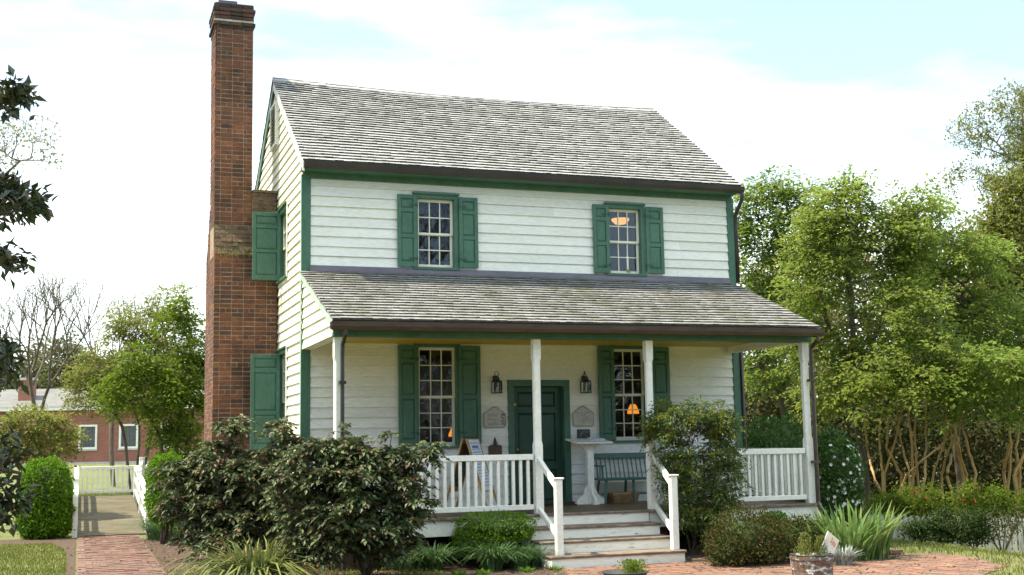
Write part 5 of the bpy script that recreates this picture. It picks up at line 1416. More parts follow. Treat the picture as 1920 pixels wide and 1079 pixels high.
def building():
    o = at(75, 120, 868); zb = float(gz(o[0], o[1])) - 0.2
    F = lambda u, w, z: tuple(o[:2] + E1[:2] * u + E2[:2] * w) + (z,)
    t = thing('brick_building', 'low red brick building with white windows and a grey roof beyond the ramp', 'building', (o[0], o[1], zb))
    k = 75 / CF; zz = lambda py: at(75, 200, py)[2]; uu = lambda px: (px - 120) * k
    def hx(mb, u0, u1, w0, w1, z0, z1): mb.hexa([F(u0, w0, z0), F(u1, w0, z0), F(u1, w1, z0), F(u0, w1, z0), F(u0, w0, z1), F(u1, w0, z1), F(u1, w1, z1), F(u0, w1, z1)])
    wz0, wz1 = zz(866), zz(768)
    # facade with openings
    wins = [(uu(146), uu(181)), (uu(222), uu(258)), (uu(300), uu(336))]; z0w, z1w = zz(842), zz(796)
    b = MB(); us = [uu(-60)] + [q for w in wins for q in w] + [uu(420)]
    for a, c in zip(us[0::2], us[1::2]): hx(b, a, c, 0, 0.3, wz0, wz1)
    for a, c in wins: hx(b, a, c, 0, 0.3, wz0, z0w); hx(b, a, c, 0, 0.3, z1w, wz1)
    hx(b, uu(-60), uu(420), 6, 6.3, wz0, wz1); hx(b, uu(-60), uu(-50), 0.3, 6, wz0, wz1); hx(b, uu(410), uu(420), 0.3, 6, wz0, wz1)
    b.build('wall', m_farbrick, t)
    b = MB(); hx(b, uu(-60), uu(420), -0.15, 6.4, zb - 0.5, wz0 - 0.001); b.build('foundation', m_concrete, t)
    b = MB(); hx(b, uu(-65), uu(425), -0.35, 0.0, wz1 + 0.002, wz1 + 0.22); b.build('cornice', m_trim, t)
    b = MB(); rz = zz(722); b.hexa([F(uu(-66), -0.4, wz1 + 0.221), F(uu(426), -0.4, wz1 + 0.221), F(uu(426), 6.6, wz1 + 0.221), F(uu(-66), 6.6, wz1 + 0.221), F(uu(-30), 3.0, rz), F(uu(390), 3.0, rz), F(uu(390), 3.3, rz), F(uu(-30), 3.3, rz)])
    rf = b.build('roof', m_farroof, t)
    for a, c in ((uu(20), uu(45)), (uu(172), uu(186))):
        b = MB(); hx(b, a, c, 0.8, 1.6, wz1 - 0.1, zz(708)); b.build('chimney', m_farbrick, rf)
        b = MB(); hx(b, a - 0.06, c + 0.06, 0.74, 1.66, zz(708) + 0.001, zz(703)); b.build('cap', m_concrete, rf)
    for a, c in wins:
        b = MB(); hx(b, a, a + 0.12, -0.03, 0.08, z0w, z1w); hx(b, c - 0.12, c, -0.03, 0.08, z0w, z1w); hx(b, a + 0.12, c - 0.12, -0.03, 0.08, z0w, z0w + 0.12); hx(b, a + 0.12, c - 0.12, -0.03, 0.08, z1w - 0.12, z1w)
        w = b.build('window', m_trim, t)
        b = MB(); hx(b, a + 0.12, c - 0.12, 0.09, 0.11, z0w + 0.12, z1w - 0.12); b.build('pane', m_farglass, w)
        b = MB()
        for i in range(1, 4): q = a + 0.12 + (c - a - 0.24) * i / 4; hx(b, q - 0.012, q + 0.012, 0.06, 0.089, z0w + 0.12, z1w - 0.12)
        for i in range(1, 5): q = z0w + 0.12 + (z1w - z0w - 0.24) * i / 5; hx(b, a + 0.12, c - 0.12, 0.061, 0.0885, q - 0.012, q + 0.012)
        b.build('muntin', m_farroof, w)
        b = MB(); hx(b, a - 0.05, c + 0.05, -0.06, -0.001, z0w - 0.1, z0w); b.build('sill', m_concrete, w)
building()
def car():
    o = at(46, 374, 905); zb = float(gz(o[0], o[1]))
    F = lambda u, w, z: tuple(o[:2] + E1[:2] * u + E2[:2] * w) + (zb + z,)
    t = thing('parked_car', 'dark blue car parked beyond the ramp railing', 'car', (o[0], o[1], zb))
    prof = [(-2.1, 0.3), (2.1, 0.3), (2.15, 0.55), (2.05, 0.78), (1.2, 0.92), (0.55, 1.38), (-0.95, 1.42), (-1.65, 1.0), (-2.1, 0.9), (-2.15, 0.55)]
    b = MB(); b.prism(prof[::-1], lambda p: F(p[0], -0.82, p[1]), lambda p: F(p[0], 0.82, p[1])); b.build('body', m_carpaint, t, bevel=0.06)
    for u0, u1, v0, v1 in ((-0.85, -0.15, -1.45, -0.15), (-0.08, 0.5, -0.08, 0.98)):
        b = MB(); b.add([F(v0, -0.826, 0.96), F(v1, -0.826, 0.96), F(u1, -0.826, 1.32), F(u0, -0.826, 1.32)], [(0, 1, 2, 3)]); b.build('side_window', m_farglass, t)
    for u in (-1.3, 1.3):
        for w in (-0.78, 0.62):
            c = F(u, w, 0.31); e = np.array([E2[0], E2[1], 0]) * 0.16
            b = MB(); b.tube([np.array(c) - e * 0.3, np.array(c) + e], 0.31, 18); wh = b.build('wheel', m_tyre, t)
            b = MB(); b.tube([np.array(c) - e * 0.36, np.array(c) - e * 0.31], 0.19, 14); b.build('rim', m_concrete, wh)
car()
def bt(D, px, py): return gbase(at(D, px, py))
# far tree line
for i, (D, px, py, rx, ry) in enumerate(((95, -10, 690, 45, 55), (102, 60, 700, 50, 50), (98, 125, 690, 42, 50), (105, 190, 710, 45, 45), (100, 265, 715, 50, 45), (96, 345, 710, 50, 50))):
    ba = bt(D, px, 830)
    lab = ['hazy green tree at the left edge beyond the brick building', 'hazy tree behind the left chimney of the brick building', 'hazy green tree behind the fork of the nearer bare tree', 'hazy tree behind the right chimney of the brick building', 'hazy tree just right of the second bare tree, beyond the brick building', 'hazy tree beyond the brick building, hidden partly by the big brick chimney'][i]
    tree('distant_tree', lab, 'tree', ba, [stem_to(ba, at(D, px, py + 20))], [px_clump(D, px + dx * rx, py + dy * ry, rx * 0.6, ry * 0.55) for dx, dy in ((0, 0), (-0.5, 0.35), (0.5, 0.3), (-0.15, -0.5), (0.3, -0.3), (0, 0.8))], 90, 2600, (0.34, 0.24), m_bark_far, l_far, seg=1.2, sigma=0.5, seed=60 + i, rtip=0.03, rmax=0.3, group='trees beyond the brick building')
# bare trees
def forked(name, label, cat, base, lean, L0, levels, bark, leaf, seed, rtip=0.0065, rmax=0.2, group=None, nleaf=500, LW=(0.07, 0.04), first=0.62, fall=0.80, spread=(0.22, 0.55), up=0.10):
    """open grown tree: every limb forks into two or three thinner ones"""
    r = np.random.default_rng(seed); nodes = [np.array(base, float) - [0, 0, 0.1]]; par = [-1]
    def grow(pi, p, d, L, lv):
        k = 3
        for q in range(k):
            d = unit(d + r.normal(0, 0.07, 3) + np.array([0, 0, up * 0.3])); p = p + d * L / k; nodes.append(p); par.append(pi); pi = len(nodes) - 1
            if lv < levels - 1 and q == 1 and r.random() < 0.45 and lv > 0:
                a = unit(np.cross(d, r.normal(0, 1, 3))); th = r.uniform(0.5, 0.9); grow(pi, p, unit(d * math.cos(th) + a * math.sin(th)), L * 0.55, max(0, lv - 2))
        if lv <= 0: return
        m = 3 if r.random() < 0.35 else 2
        a0 = unit(np.cross(d, r.normal(0, 1, 3))); b0 = np.cross(d, a0)
        for q in range(m):
            ph = 2 * math.pi * q / m + r.uniform(-0.5, 0.5); th = r.uniform(*spread)
            dd = unit(d * math.cos(th) + (a0 * math.cos(ph) + b0 * math.sin(ph)) * math.sin(th) + np.array([0, 0, up]))
            grow(pi, p, dd, L * (first if lv == levels else r.uniform(fall - 0.1, fall + 0.06)), lv - 1)
    grow(0, nodes[0], unit(np.array(lean, float)), L0, levels)
    nodes = np.array(nodes); par = np.array(par); t = thing(name, label, cat, base, group)
    mb, R_, w = branch_mesh(nodes, par, rtip, rmax, 0.47, 5); mb.build('trunk', bark, t, smooth=True)
    tips = np.where((w <= 2) & (par >= 0))[0]; i = r.choice(tips, nleaf); P = nodes[i] + r.normal(0, 0.08, (nleaf, 3)); mb = MB()
    leaf_quads(mb, P, r.normal(0, 1, (nleaf, 3)), r.normal(0, 1, (nleaf, 3)), LW[0], LW[1]); mb.build('buds', leaf, t)['kind'] = 'stuff'
    return t
ba = bt(45, 86, 830)
forked('bare_tree', 'dark bare tree with a forked trunk in front of the brick building', 'tree', ba, (-0.12, 0, 1), 2.6, 7, m_bark, l_brown, 71, rtip=0.005, rmax=0.16, fall=0.76, group='bare trees by the brick building')
ba = bt(48, 215, 830)
forked('bare_tree', 'paler bare tree with fine upright twigs, right of the darker forked one', 'tree', ba, (-0.05, 0, 1), 2.7, 7, m_bark, l_olive, 76, rtip=0.0045, rmax=0.12, fall=0.76, group='bare trees by the brick building', nleaf=700)
# shrub trees near the house
ba = bt(30, 320, 880)
tree('leafy_shrub', 'tall bright green shrub beside the brick chimney', 'shrub', ba,
     [stem_to(ba, at(30, 335, 800), at(30, 345, 700)), stem_to(ba, at(30, 300, 820), at(29.6, 270, 760)), stem_to(ba, at(30, 350, 830), at(30.5, 370, 740))],
     [px_clump(30, 350, 770, 38, 55), px_clump(30, 330, 700, 45, 50), px_clump(30, 355, 640, 30, 50), px_clump(30, 325, 600, 28, 40), px_clump(30, 345, 560, 20, 28), px_clump(30, 305, 790, 30, 40), px_clump(30, 372, 700, 20, 70), px_clump(29.5, 300, 730, 45, 50), px_clump(29.5, 265, 690, 40, 45), px_clump(30, 340, 830, 35, 30), px_clump(29.5, 230, 730, 35, 35)],
     620, 12500, (0.115, 0.062), m_bark, l_mid, spray=(9, 0.4, 0.14, 0.5), rtip=0.007, rmax=0.06, seg=0.4, sigma=0.13, seed=73, droop=0.35)
ba = bt(33, 255, 880)
tree('olive_shrub', 'thin olive leaved shrub with arching twigs in front of the brick building', 'shrub', ba,
     [stem_to(ba, at(33, 262, 800), at(33, 240, 730)), stem_to(ba, at(33, 285, 800), at(33, 300, 720)), stem_to(ba, at(33, 230, 800), at(33, 190, 740))],
     [px_clump(33, 240, 710, 55, 50), px_clump(33, 200, 740, 50, 45), px_clump(33, 290, 620, 40, 50), px_clump(33, 150, 745, 35, 30), px_clump(33, 300, 700, 50, 60), px_clump(33, 270, 620, 45, 45), px_clump(33, 310, 570, 30, 35), px_clump(33, 230, 610, 35, 35), px_clump(33, 320, 640, 45, 60), px_clump(33, 190, 700, 45, 40), px_clump(33, 280, 740, 50, 40), px_clump(33, 270, 670, 45, 45), px_clump(33, 230, 650, 40, 35), px_clump(33, 180, 690, 28, 30), px_clump(33, 270, 750, 40, 35)],
     820, 19000, (0.095, 0.05), m_bark, l_olive, spray=(10, 0.5, 0.16, 0.1), rtip=0.007, rmax=0.06, seg=0.45, sigma=0.15, seed=74)
ba = bt(27, 70, 940)
tree('olive_shrub', 'spreading olive green shrub behind the clipped box hedge', 'shrub', ba,
     [stem_to(ba, at(27, 80, 860), at(27, 60, 810)), stem_to(ba, at(27, 50, 860), at(27, 20, 810)), stem_to(ba, at(27, 95, 860), at(27, 120, 810))],
     [px_clump(27, 30, 830, 50, 35), px_clump(27, 90, 820, 45, 38), px_clump(27, 60, 795, 45, 28), px_clump(27, 125, 835, 25, 30), px_clump(27, -20, 830, 40, 45)],
     360, 8000, (0.09, 0.048), m_stem, l_olive, spray=(9, 0.35, 0.12, 0.1), rtip=0.006, rmax=0.04, seg=0.35, sigma=0.12, seed=75)
c = at(24.3, 84, 938)
clipped('box_hedge', 'clipped bright green box bush beside the ramp', 'hedge', gbase(c), [(c[0], c[1], c[2] + 0.0, 0.50, 0.55, 0.80, 0.8), (c[0] + 0.03, c[1], c[2] - 0.3, 0.54, 0.55, 0.48, 0.85)], 15000, 0.058, 0.034, l_box, 81, amp=0.06, depth=0.13)
c = at(22.2, 312, 918)
clipped('box_hedge', 'clipped green box bush between the ramp and the dark shrubs', 'hedge', gbase(c), [(c[0], c[1], c[2], 0.34, 0.5, 0.62, 0.8)], 8000, 0.055, 0.032, l_box, 82, amp=0.06, depth=0.13)
# magnolia reaching in from the left
ba = np.array([-5.9, -7.2, G0])
mk = 11.0
tree('magnolia_tree', 'dark glossy leaved magnolia reaching in from the left edge', 'tree', ba,
     [stem_to(ba, (-5.6, -7.3, 2.0), (-5.5, -7.4, 4.0), (-5.3, -7.5, 5.6)), stem_to((-5.6, -7.3, 2.0), at(mk, -60, 700), at(mk, 10, 680)), stem_to((-5.6, -7.4, 3.2), at(mk, -50, 420), at(mk, 30, 380)), stem_to((-5.5, -7.4, 4.3), at(mk, -70, 210), at(mk, 25, 185)), stem_to((-5.6, -7.3, 1.0), at(mk, -60, 900), at(mk, 0, 870))],
     [px_clump(mk, 30, 182, 30, 20, 30, 2.5), px_clump(mk, 5, 195, 25, 15, 30, 2), px_clump(mk, 55, 380, 38, 28, 45, 2.5), px_clump(mk, 10, 385, 45, 40, 60, 2), px_clump(mk, 15, 480, 26, 20, 40, 2.5), px_clump(mk, 5, 350, 30, 25, 40, 2), px_clump(mk, 0, 665, 22, 35, 40, 2), px_clump(mk, 5, 710, 30, 20, 40), px_clump(mk, 0, 900, 38, 60, 60, 1.0), px_clump(mk, 15, 830, 25, 35, 40), px_clump(mk, 25, 945, 28, 25, 40), px_clump(mk, -10, 970, 50, 20, 50), px_clump(mk, -150, 200, 90, 80, 110, 0.5), px_clump(mk, -170, 430, 110, 90, 130, 0.5), px_clump(mk, -170, 680, 110, 90, 130, 0.5), px_clump(mk, -150, 880, 90, 70, 110, 0.5), px_clump(mk, -200, 30, 90, 80, 110, 0.5)],
     520, 3600, (0.125, 0.055), m_bark, l_magnolia, rtip=0.0075, rmax=0.14, seg=0.3, sigma=0.055, seed=83, droop=0.05, surf=0.3)
ba = bt(25, -170, 1000)
tree('blossom_tree', 'pale budding tree with thin branches at the left edge', 'tree', ba,
     [stem_to(ba, at(25, -150, 600), at(25, -90, 430), at(25, -10, 350), at(25, 40, 300)), stem_to(at(25, -150, 600), at(25, -130, 350), at(25, -60, 260))],
     [px_clump(25, 45, 275, 45, 40), px_clump(25, 85, 250, 25, 30), px_clump(25, 0, 310, 40, 40), px_clump(25, 20, 235, 40, 25), px_clump(25, -50, 280, 60, 60), px_clump(25, 95, 290, 20, 20)],
     260, 1500, (0.075, 0.05), m_bark_far, l_pale, rtip=0.005, rmax=0.12, seg=0.4, sigma=0.10, seed=84)

# ------------------------------------------------------------------ background, right
ba = bt(31, 1492, 930)
tree('spring_tree', 'light green tree with a dark forked trunk, just right of the house', 'tree', ba,
     [stem_to(ba, at(31, 1478, 800), at(31, 1460, 740), at(31, 1425, 680), at(31, 1405, 600)), stem_to(at(31, 1460, 740), at(31, 1488, 680), at(31, 1490, 560), at(31, 1450, 420))],
     [px_clump(31, 1440, 395, 45, 60), px_clump(31, 1420, 500, 42, 60), px_clump(31, 1500, 470, 50, 60), px_clump(31, 1475, 570, 60, 45), px_clump(31, 1425, 620, 45, 50), px_clump(31, 1445, 345, 30, 28), px_clump(31, 1440, 700, 55, 30), px_clump(31, 1510, 400, 50, 50), px_clump(31, 1545, 470, 50, 50), px_clump(31, 1400, 420, 30, 50), px_clump(29, 1505, 530, 45, 60), px_clump(29, 1500, 640, 45, 45)],
     740, 18500, (0.125, 0.066), m_bark, l_spring, spray=(14, 0.6, 0.22, 0.3), rtip=0.008, rmax=0.16, seg=0.5, sigma=0.19, seed=91, surf=0.35, group='spring trees right of the house')
ba = bt(27, 1630, 960)
tree('spring_tree', 'broad yellow green tree with a low side limb, behind the right porch corner', 'tree', ba,
     [stem_to(ba, at(27, 1618, 860), at(27, 1606, 800), at(27, 1600, 650), at(27, 1590, 470)), stem_to(at(27, 1606, 815), at(26.8, 1650, 780), at(26.5, 1690, 715), at(26.5, 1750, 640)), stem_to(at(27, 1600, 680), at(27, 1550, 600), at(27, 1530, 500))],
     [px_clump(27, 1585, 420, 60, 70), px_clump(27, 1545, 520, 65, 60), px_clump(27, 1650, 540, 70, 60), px_clump(27, 1555, 640, 60, 50), px_clump(27, 1660, 660, 70, 50), px_clump(27, 1690, 500, 45, 45), px_clump(27, 1600, 350, 30, 25), px_clump(26.5, 1740, 640, 45, 40), px_clump(27, 1560, 730, 60, 40), px_clump(25.4, 1640, 690, 55, 36), px_clump(25.4, 1695, 740, 35, 26), px_clump(25.4, 1755, 680, 50, 36), px_clump(25.4, 1625, 780, 30, 22), px_clump(26, 1710, 580, 50, 50), px_clump(27, 1640, 430, 60, 50), px_clump(27, 1560, 390, 50, 55), px_clump(27, 1690, 440, 60, 55), px_clump(27, 1715, 390, 40, 38), px_clump(27, 1530, 450, 50, 50)],
     950, 26000, (0.115, 0.062), m_bark, l_spring2, spray=(14, 0.6, 0.22, 0.3), rtip=0.008, rmax=0.17, seg=0.5, sigma=0.19, seed=92, surf=0.35, group='spring trees right of the house')
ba = bt(29.5, 1800, 950)
tree('spring_tree', 'mid green tree rising behind the tan crape myrtle stems', 'tree', ba,
     [stem_to(ba, at(29.5, 1795, 800), at(29.5, 1790, 680), at(29.5, 1800, 560)), stem_to(at(29.5, 1795, 780), at(29.5, 1850, 700), at(29.5, 1890, 620)), stem_to(at(29.5, 1790, 700), at(29.5, 1745, 620))],
     [px_clump(29.5, 1775, 560, 60, 55), px_clump(29.5, 1850, 600, 65, 60), px_clump(29.5, 1735, 620, 45, 50), px_clump(29.5, 1890, 680, 60, 50), px_clump(29.5, 1800, 690, 65, 45), px_clump(29.5, 1730, 530, 35, 30), px_clump(29.5, 1930, 600, 40, 60), px_clump(25.2, 1800, 725, 38, 34), px_clump(25.2, 1860, 680, 55, 38), px_clump(25.2, 1905, 755, 34, 34), px_clump(25.2, 1935, 690, 40, 40), px_clump(25.2, 1770, 790, 22, 18), px_clump(25.2, 1850, 770, 22, 18), px_clump(29.5, 1700, 560, 40, 40), px_clump(29.5, 1760, 470, 60, 50), px_clump(29.5, 1830, 490, 60, 55), px_clump(29.5, 1750, 410, 40, 40)],
     850, 21000, (0.125, 0.066), m_bark, l_spring, spray=(14, 0.6, 0.22, 0.3), rtip=0.008, rmax=0.16, seg=0.5, sigma=0.2, seed=93, surf=0.35, group='spring trees right of the house')
ba = bt(37, 1890, 900)
tree('yellow_tree', 'tall olive yellow tree at the right edge', 'tree', ba,
     [stem_to(ba, at(37, 1890, 650), at(37, 1890, 480))], [px_clump(37, 1885, 480, 55, 75), px_clump(37, 1925, 400, 45, 55), px_clump(37, 1845, 560, 45, 50), px_clump(37, 1920, 560, 50, 60), px_clump(37, 1880, 400, 30, 30), px_clump(37, 1840, 450, 40, 40), px_clump(37, 1900, 340, 30, 30)],
     480, 15000, (0.13, 0.075), m_bark, l_olive, rtip=0.01, rmax=0.2, seg=0.6, sigma=0.24, seed=94)
ba = bt(41, 1985, 900)
tree('budding_tree', 'tall sparse tree with bare arching branches at the top right', 'tree', ba,
     [stem_to(ba, at(41, 1975, 600), at(41, 1950, 400), at(41, 1915, 320), at(41, 1870, 270)), stem_to(at(41, 1950, 400), at(41, 1880, 345), at(41, 1820, 315)), stem_to(at(41, 1965, 480), at(41, 1950, 260), at(41, 1915, 190))],
     [px_clump(41, 1850, 225, 55, 35), px_clump(41, 1815, 250, 40, 35), px_clump(41, 1890, 190, 40, 35), px_clump(41, 1810, 320, 45, 22), px_clump(41, 1870, 270, 45, 30), px_clump(41, 1920, 230, 35, 50), px_clump(41, 1780, 350, 25, 20)],
     420, 2600, (0.12, 0.06), m_bark_far, l_olive, rtip=0.006, rmax=0.2, seg=0.6, sigma=0.10, seed=95)
ba = bt(46, 1922, 880)
tree('pine_tree', 'dark green pine showing between the branches at the right edge', 'tree', ba,
     [stem_to(ba, at(46, 1920, 500), at(46, 1918, 210))], [px_clump(46, 1912, 240, 20, 22), px_clump(46, 1905, 290, 28, 22), px_clump(46, 1920, 340, 32, 22), px_clump(46, 1860, 345, 22, 14), px_clump(46, 1925, 180, 15, 20)],
     200, 5200, (0.22, 0.03), m_bark, l_pine, rtip=0.015, rmax=0.2, seg=0.7, sigma=0.16, seed=96)
for i, (D, px, py, rx, ry, lf) in enumerate(((52, 1425, 640, 70, 170, l_brown), (55, 1510, 600, 75, 190, l_spring2), (50, 1600, 610, 75, 190, l_brown), (54, 1690, 590, 75, 190, l_spring2), (51, 1780, 610, 75, 180, l_brown), (53, 1865, 590, 70, 190, l_olive), (50, 1935, 640, 65, 180, l_brown))):
    ba = bt(D, px, 900)
    lab = ['brownish woodland tree seen under the porch eave, right of the house wall', 'pale green woodland tree behind the forked trunk right of the house', 'brown woodland tree behind the round dark shrub and white azalea', 'brownish woodland tree behind the broad yellow green tree', 'pale woodland tree behind the middle crape myrtle stems', 'brown woodland tree behind the right crape myrtle stems', 'brown woodland tree at the far right edge behind the fence'][i]
    tree('woodland_tree', lab, 'tree', ba, [stem_to(ba, at(D, px + 4, 800), at(D, px, py))], [px_clump(D, px + dx * rx, py + dy * ry, rx * 0.62, ry * 0.5) for dx, dy in ((0, 0), (-0.6, 0.4), (0.6, 0.4), (-0.3, -0.5), (0.35, -0.4), (0, 0.9), (-0.7, 0.9), (0.7, 0.9))],
         380, 9000, (0.19, 0.12), m_bark, lf, rtip=0.014, rmax=0.2, seg=0.7, sigma=0.35, seed=100 + i, group='woodland trees behind the garden')
# undergrowth of the wood
r = np.random.default_rng(120)
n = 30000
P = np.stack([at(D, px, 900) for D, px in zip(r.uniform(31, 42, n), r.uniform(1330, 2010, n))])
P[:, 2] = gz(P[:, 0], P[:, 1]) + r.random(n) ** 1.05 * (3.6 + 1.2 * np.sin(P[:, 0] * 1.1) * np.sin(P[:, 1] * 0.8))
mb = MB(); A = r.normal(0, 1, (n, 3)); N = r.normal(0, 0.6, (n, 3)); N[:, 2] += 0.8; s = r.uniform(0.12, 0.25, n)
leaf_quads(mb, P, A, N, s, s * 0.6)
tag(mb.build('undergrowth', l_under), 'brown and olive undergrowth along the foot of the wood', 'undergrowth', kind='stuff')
# crape myrtles: tan multi stemmed trees
CM = 26.0
def crape(label, bx, stems, clumps, seed):
    ba = bt(CM, bx, 950)
    r = np.random.default_rng(seed)
    tr = []
    for st in stems:
        st = [at(CM + r.uniform(-0.6, 0.6), *p) for p in st]
        tr.append([ba + np.array([r.normal(0, 0.15), r.normal(0, 0.15), -0.05])] + st)
    t = thing('crape_myrtle', label, 'tree', ba, 'crape myrtles behind the picket fence')
    mb = MB()
    for s in tr:
        p = np.array(s); q = [p[0]]
        for a, c in zip(p[:-1], p[1:]):
            for k in range(1, 6): q.append(a + (c - a) * k / 5 + r.normal(0, 0.010, 3))
        mb.tube(q, np.linspace(0.036, 0.017, len(q)) * r.uniform(0.8, 1.2), 7)
    mb.build('trunk', m_bark_tan, t, smooth=True)
    pts = in_ellipsoids(clumps, 170, r, 0.3)
    nodes, par = skeleton([s[-2:] for s in tr], pts, r, 0.35, 0.06, 1.2)
    m2, R, w = branch_mesh(nodes, par, 0.0045, 0.016); m2.build('twigs', m_bark_tan, t)
    tips = np.where((w <= 3) & (par >= 0))[0]; n = 2600; i = r.choice(tips, n)
    P = nodes[i] + r.normal(0, 0.16, (n, 3)); mb = MB(); A = r.normal(0, 1, (n, 3)); N = r.normal(0, .6, (n, 3)); N[:, 2] += .7
    leaf_quads(mb, P, A, N, 0.085, 0.048); mb.build('crown', l_spring, t)
crape('tan stemmed crape myrtle with crossing stems, nearest the white azalea', 1675, [[(1655, 885), (1648, 820), (1655, 750)], [(1690, 890), (1662, 840), (1668, 770)], [(1660, 890), (1680, 820), (1695, 745)], [(1640, 900), (1625, 840), (1622, 780)], [(1700, 890), (1740, 855), (1790, 815)]],
      [px_clump(CM, 1660, 720, 40, 35), px_clump(CM, 1700, 700, 45, 35), px_clump(CM, 1780, 780, 25, 20), px_clump(CM, 1630, 740, 25, 30)], 131)
crape('tan stemmed crape myrtle with upright stems, second from the azalea', 1725, [[(1705, 890), (1690, 830), (1680, 750)], [(1712, 890), (1708, 820), (1700, 740)], [(1720, 890), (1715, 820), (1722, 740)], [(1735, 890), (1736, 830), (1738, 750)], [(1750, 890), (1770, 830), (1775, 750)]],
      [px_clump(CM, 1700, 690, 40, 40), px_clump(CM, 1745, 700, 40, 40), px_clump(CM, 1775, 720, 30, 30)], 132)
crape('tan stemmed crape myrtle leaning both ways above the fence middle', 1795, [[(1765, 890), (1782, 830), (1788, 780)], [(1775, 895), (1785, 850), (1792, 800), (1800, 740)], [(1805, 890), (1792, 830), (1785, 780)], [(1812, 890), (1798, 840), (1790, 800), (1780, 750)], [(1830, 890), (1815, 840), (1800, 790), (1810, 730)]],
      [px_clump(CM, 1790, 730, 40, 40), px_clump(CM, 1830, 700, 40, 40), px_clump(CM, 1760, 700, 30, 30)], 133)
crape('tan stemmed crape myrtle at the right end of the fence', 1895, [[(1882, 890), (1893, 830), (1892, 760)], [(1893, 890), (1897, 830), (1888, 760)], [(1905, 890), (1922, 850), (1930, 780)], [(1900, 895), (1930, 830), (1950, 780)], [(1912, 890), (1905, 840), (1915, 770)]],
      [px_clump(CM, 1890, 710, 40, 40), px_clump(CM, 1925, 720, 40, 40), px_clump(CM, 1860, 720, 30, 30)], 134)
# picket fence
p0, p1 = at(22.3, 1625, 963), at(22.0, 1985, 972)
ft = thing('picket_fence', 'low weathered white picket fence half hidden behind shrubs on the right', 'fence', gbase((p0 + p1) / 2))
L = np.linalg.norm((p1 - p0)[:2]); n = int(L / 0.105); r = np.random.default_rng(140); fd = (p1 - p0) / L
for i in range(n):
    c = p0 + (p1 - p0) * (i + 0.5) / n; zb = float(gz(c[0], c[1])); zt = c[2] + r.normal(0, 0.008)
    b = MB(); d = fd[:2] * 0.038; nrm = np.array([-fd[1], fd[0]]) * 0.009
    b.prism([(-1, zb + 0.02), (1, zb + 0.02), (1, zt - 0.05), (0, zt), (-1, zt - 0.05)], lambda p: (c[0] + d[0] * p[0] - nrm[0], c[1] + d[1] * p[0] - nrm[1], p[1]), lambda p: (c[0] + d[0] * p[0] + nrm[0], c[1] + d[1] * p[0] + nrm[1], p[1]))
    b.build('picket', m_fence, ft)
for h in (0.12, 0.36):
    b = MB(); q = np.array([-fd[1], fd[0], 0]) * 0.03
    b.bar(p0 + q + np.array([0, 0, -0.5 + h]), p1 + q + np.array([0, 0, -0.5 + h]), 0.04, 0.07); b.build('rail', m_fence, ft)
# shrubs in front of and behind the fence
for i, (D, px, py, rx, ry, nl, lab) in enumerate(((20.9, 1728, 1000, 36, 34, 2400, 'thin dark shrub against the left part of the picket fence'), (20.7, 1770, 994, 44, 42, 3400, 'thin dark shrub against the middle of the picket fence'), (20.5, 1828, 990, 44, 46, 3600, 'thin dark shrub covering the fence beside the bare twiggy one'))):
    ba = bt(D, px, 1040)
    tree('fence_shrub', lab, 'shrub', ba, [stem_to(ba, at(D, px + dx, py)) for dx in (-22, -8, 6, 20)], [px_clump(D, px + dx, py + dy, rx * 0.6, ry * 0.6) for dx, dy in ((0, -8), (-18, 0), (18, 2), (0, 16))], 130, nl, (0.05, 0.026), m_stem, l_hedge, rtip=0.004, rmax=0.02, seg=0.2, sigma=0.06, seed=150 + i, group='shrubs along the picket fence')
ba = bt(20.4, 1880, 1045)
tree('fence_shrub', 'nearly leafless twiggy shrub at the right end of the picket fence', 'shrub', ba, [stem_to(ba, at(20.4, 1880 + dx, 985)) for dx in (-35, -15, 5, 25)], [px_clump(20.4, 1875, 985, 38, 28), px_clump(20.4, 1905, 975, 25, 20)], 160, 700, (0.045, 0.024), m_stem, l_hedge, rtip=0.005, rmax=0.02, seg=0.2, sigma=0.06, seed=155, group='shrubs along the picket fence')
for i, (px, py, rx, ry, nl, lab) in enumerate(((1660, 940, 40, 26, 2200, 'low green bush behind the fence next to the iris'), (1725, 925, 48, 30, 3000, 'rose bush with red blooms behind the fence middle'), (1835, 925, 52, 34, 3200, 'leafy rose bush behind the fence below the leaning stems'), (1905, 935, 45, 34, 2800, 'green bush behind the fence at the right edge'))):
    D = 23.6; ba = bt(D, px, 1000)
    t = tree('garden_bush', lab, 'bush', ba, [stem_to(ba, at(D, px + dx, py)) for dx in (-25, -5, 18)], [px_clump(D, px + dx * rx, py + dy * ry, rx * 0.55, ry * 0.6) for dx, dy in ((0, 0), (-0.5, 0.2), (0.5, 0.2), (0, 0.8), (-0.5, 1), (0.5, 1))], 150, nl, (0.055, 0.032), m_stem, l_mid, rtip=0.004, rmax=0.02, seg=0.25, sigma=0.07, seed=160 + i, group='bushes behind the picket fence')
    if i in (1, 2):
        r = np.random.default_rng(170 + i); cs = in_ellipsoids([px_clump(D - 0.35, px, py + 2, rx * 0.7, ry * 0.6)], 3, r, 0.7); mb = MB()
        for c in cs:
            k = 9; leaf_quads(mb, np.repeat(c[None], k, 0), r.normal(0, 1, (k, 3)), r.normal(0, 1, (k, 3)), 0.035, 0.03)
        mb.build('blooms', m_petal_red, t)
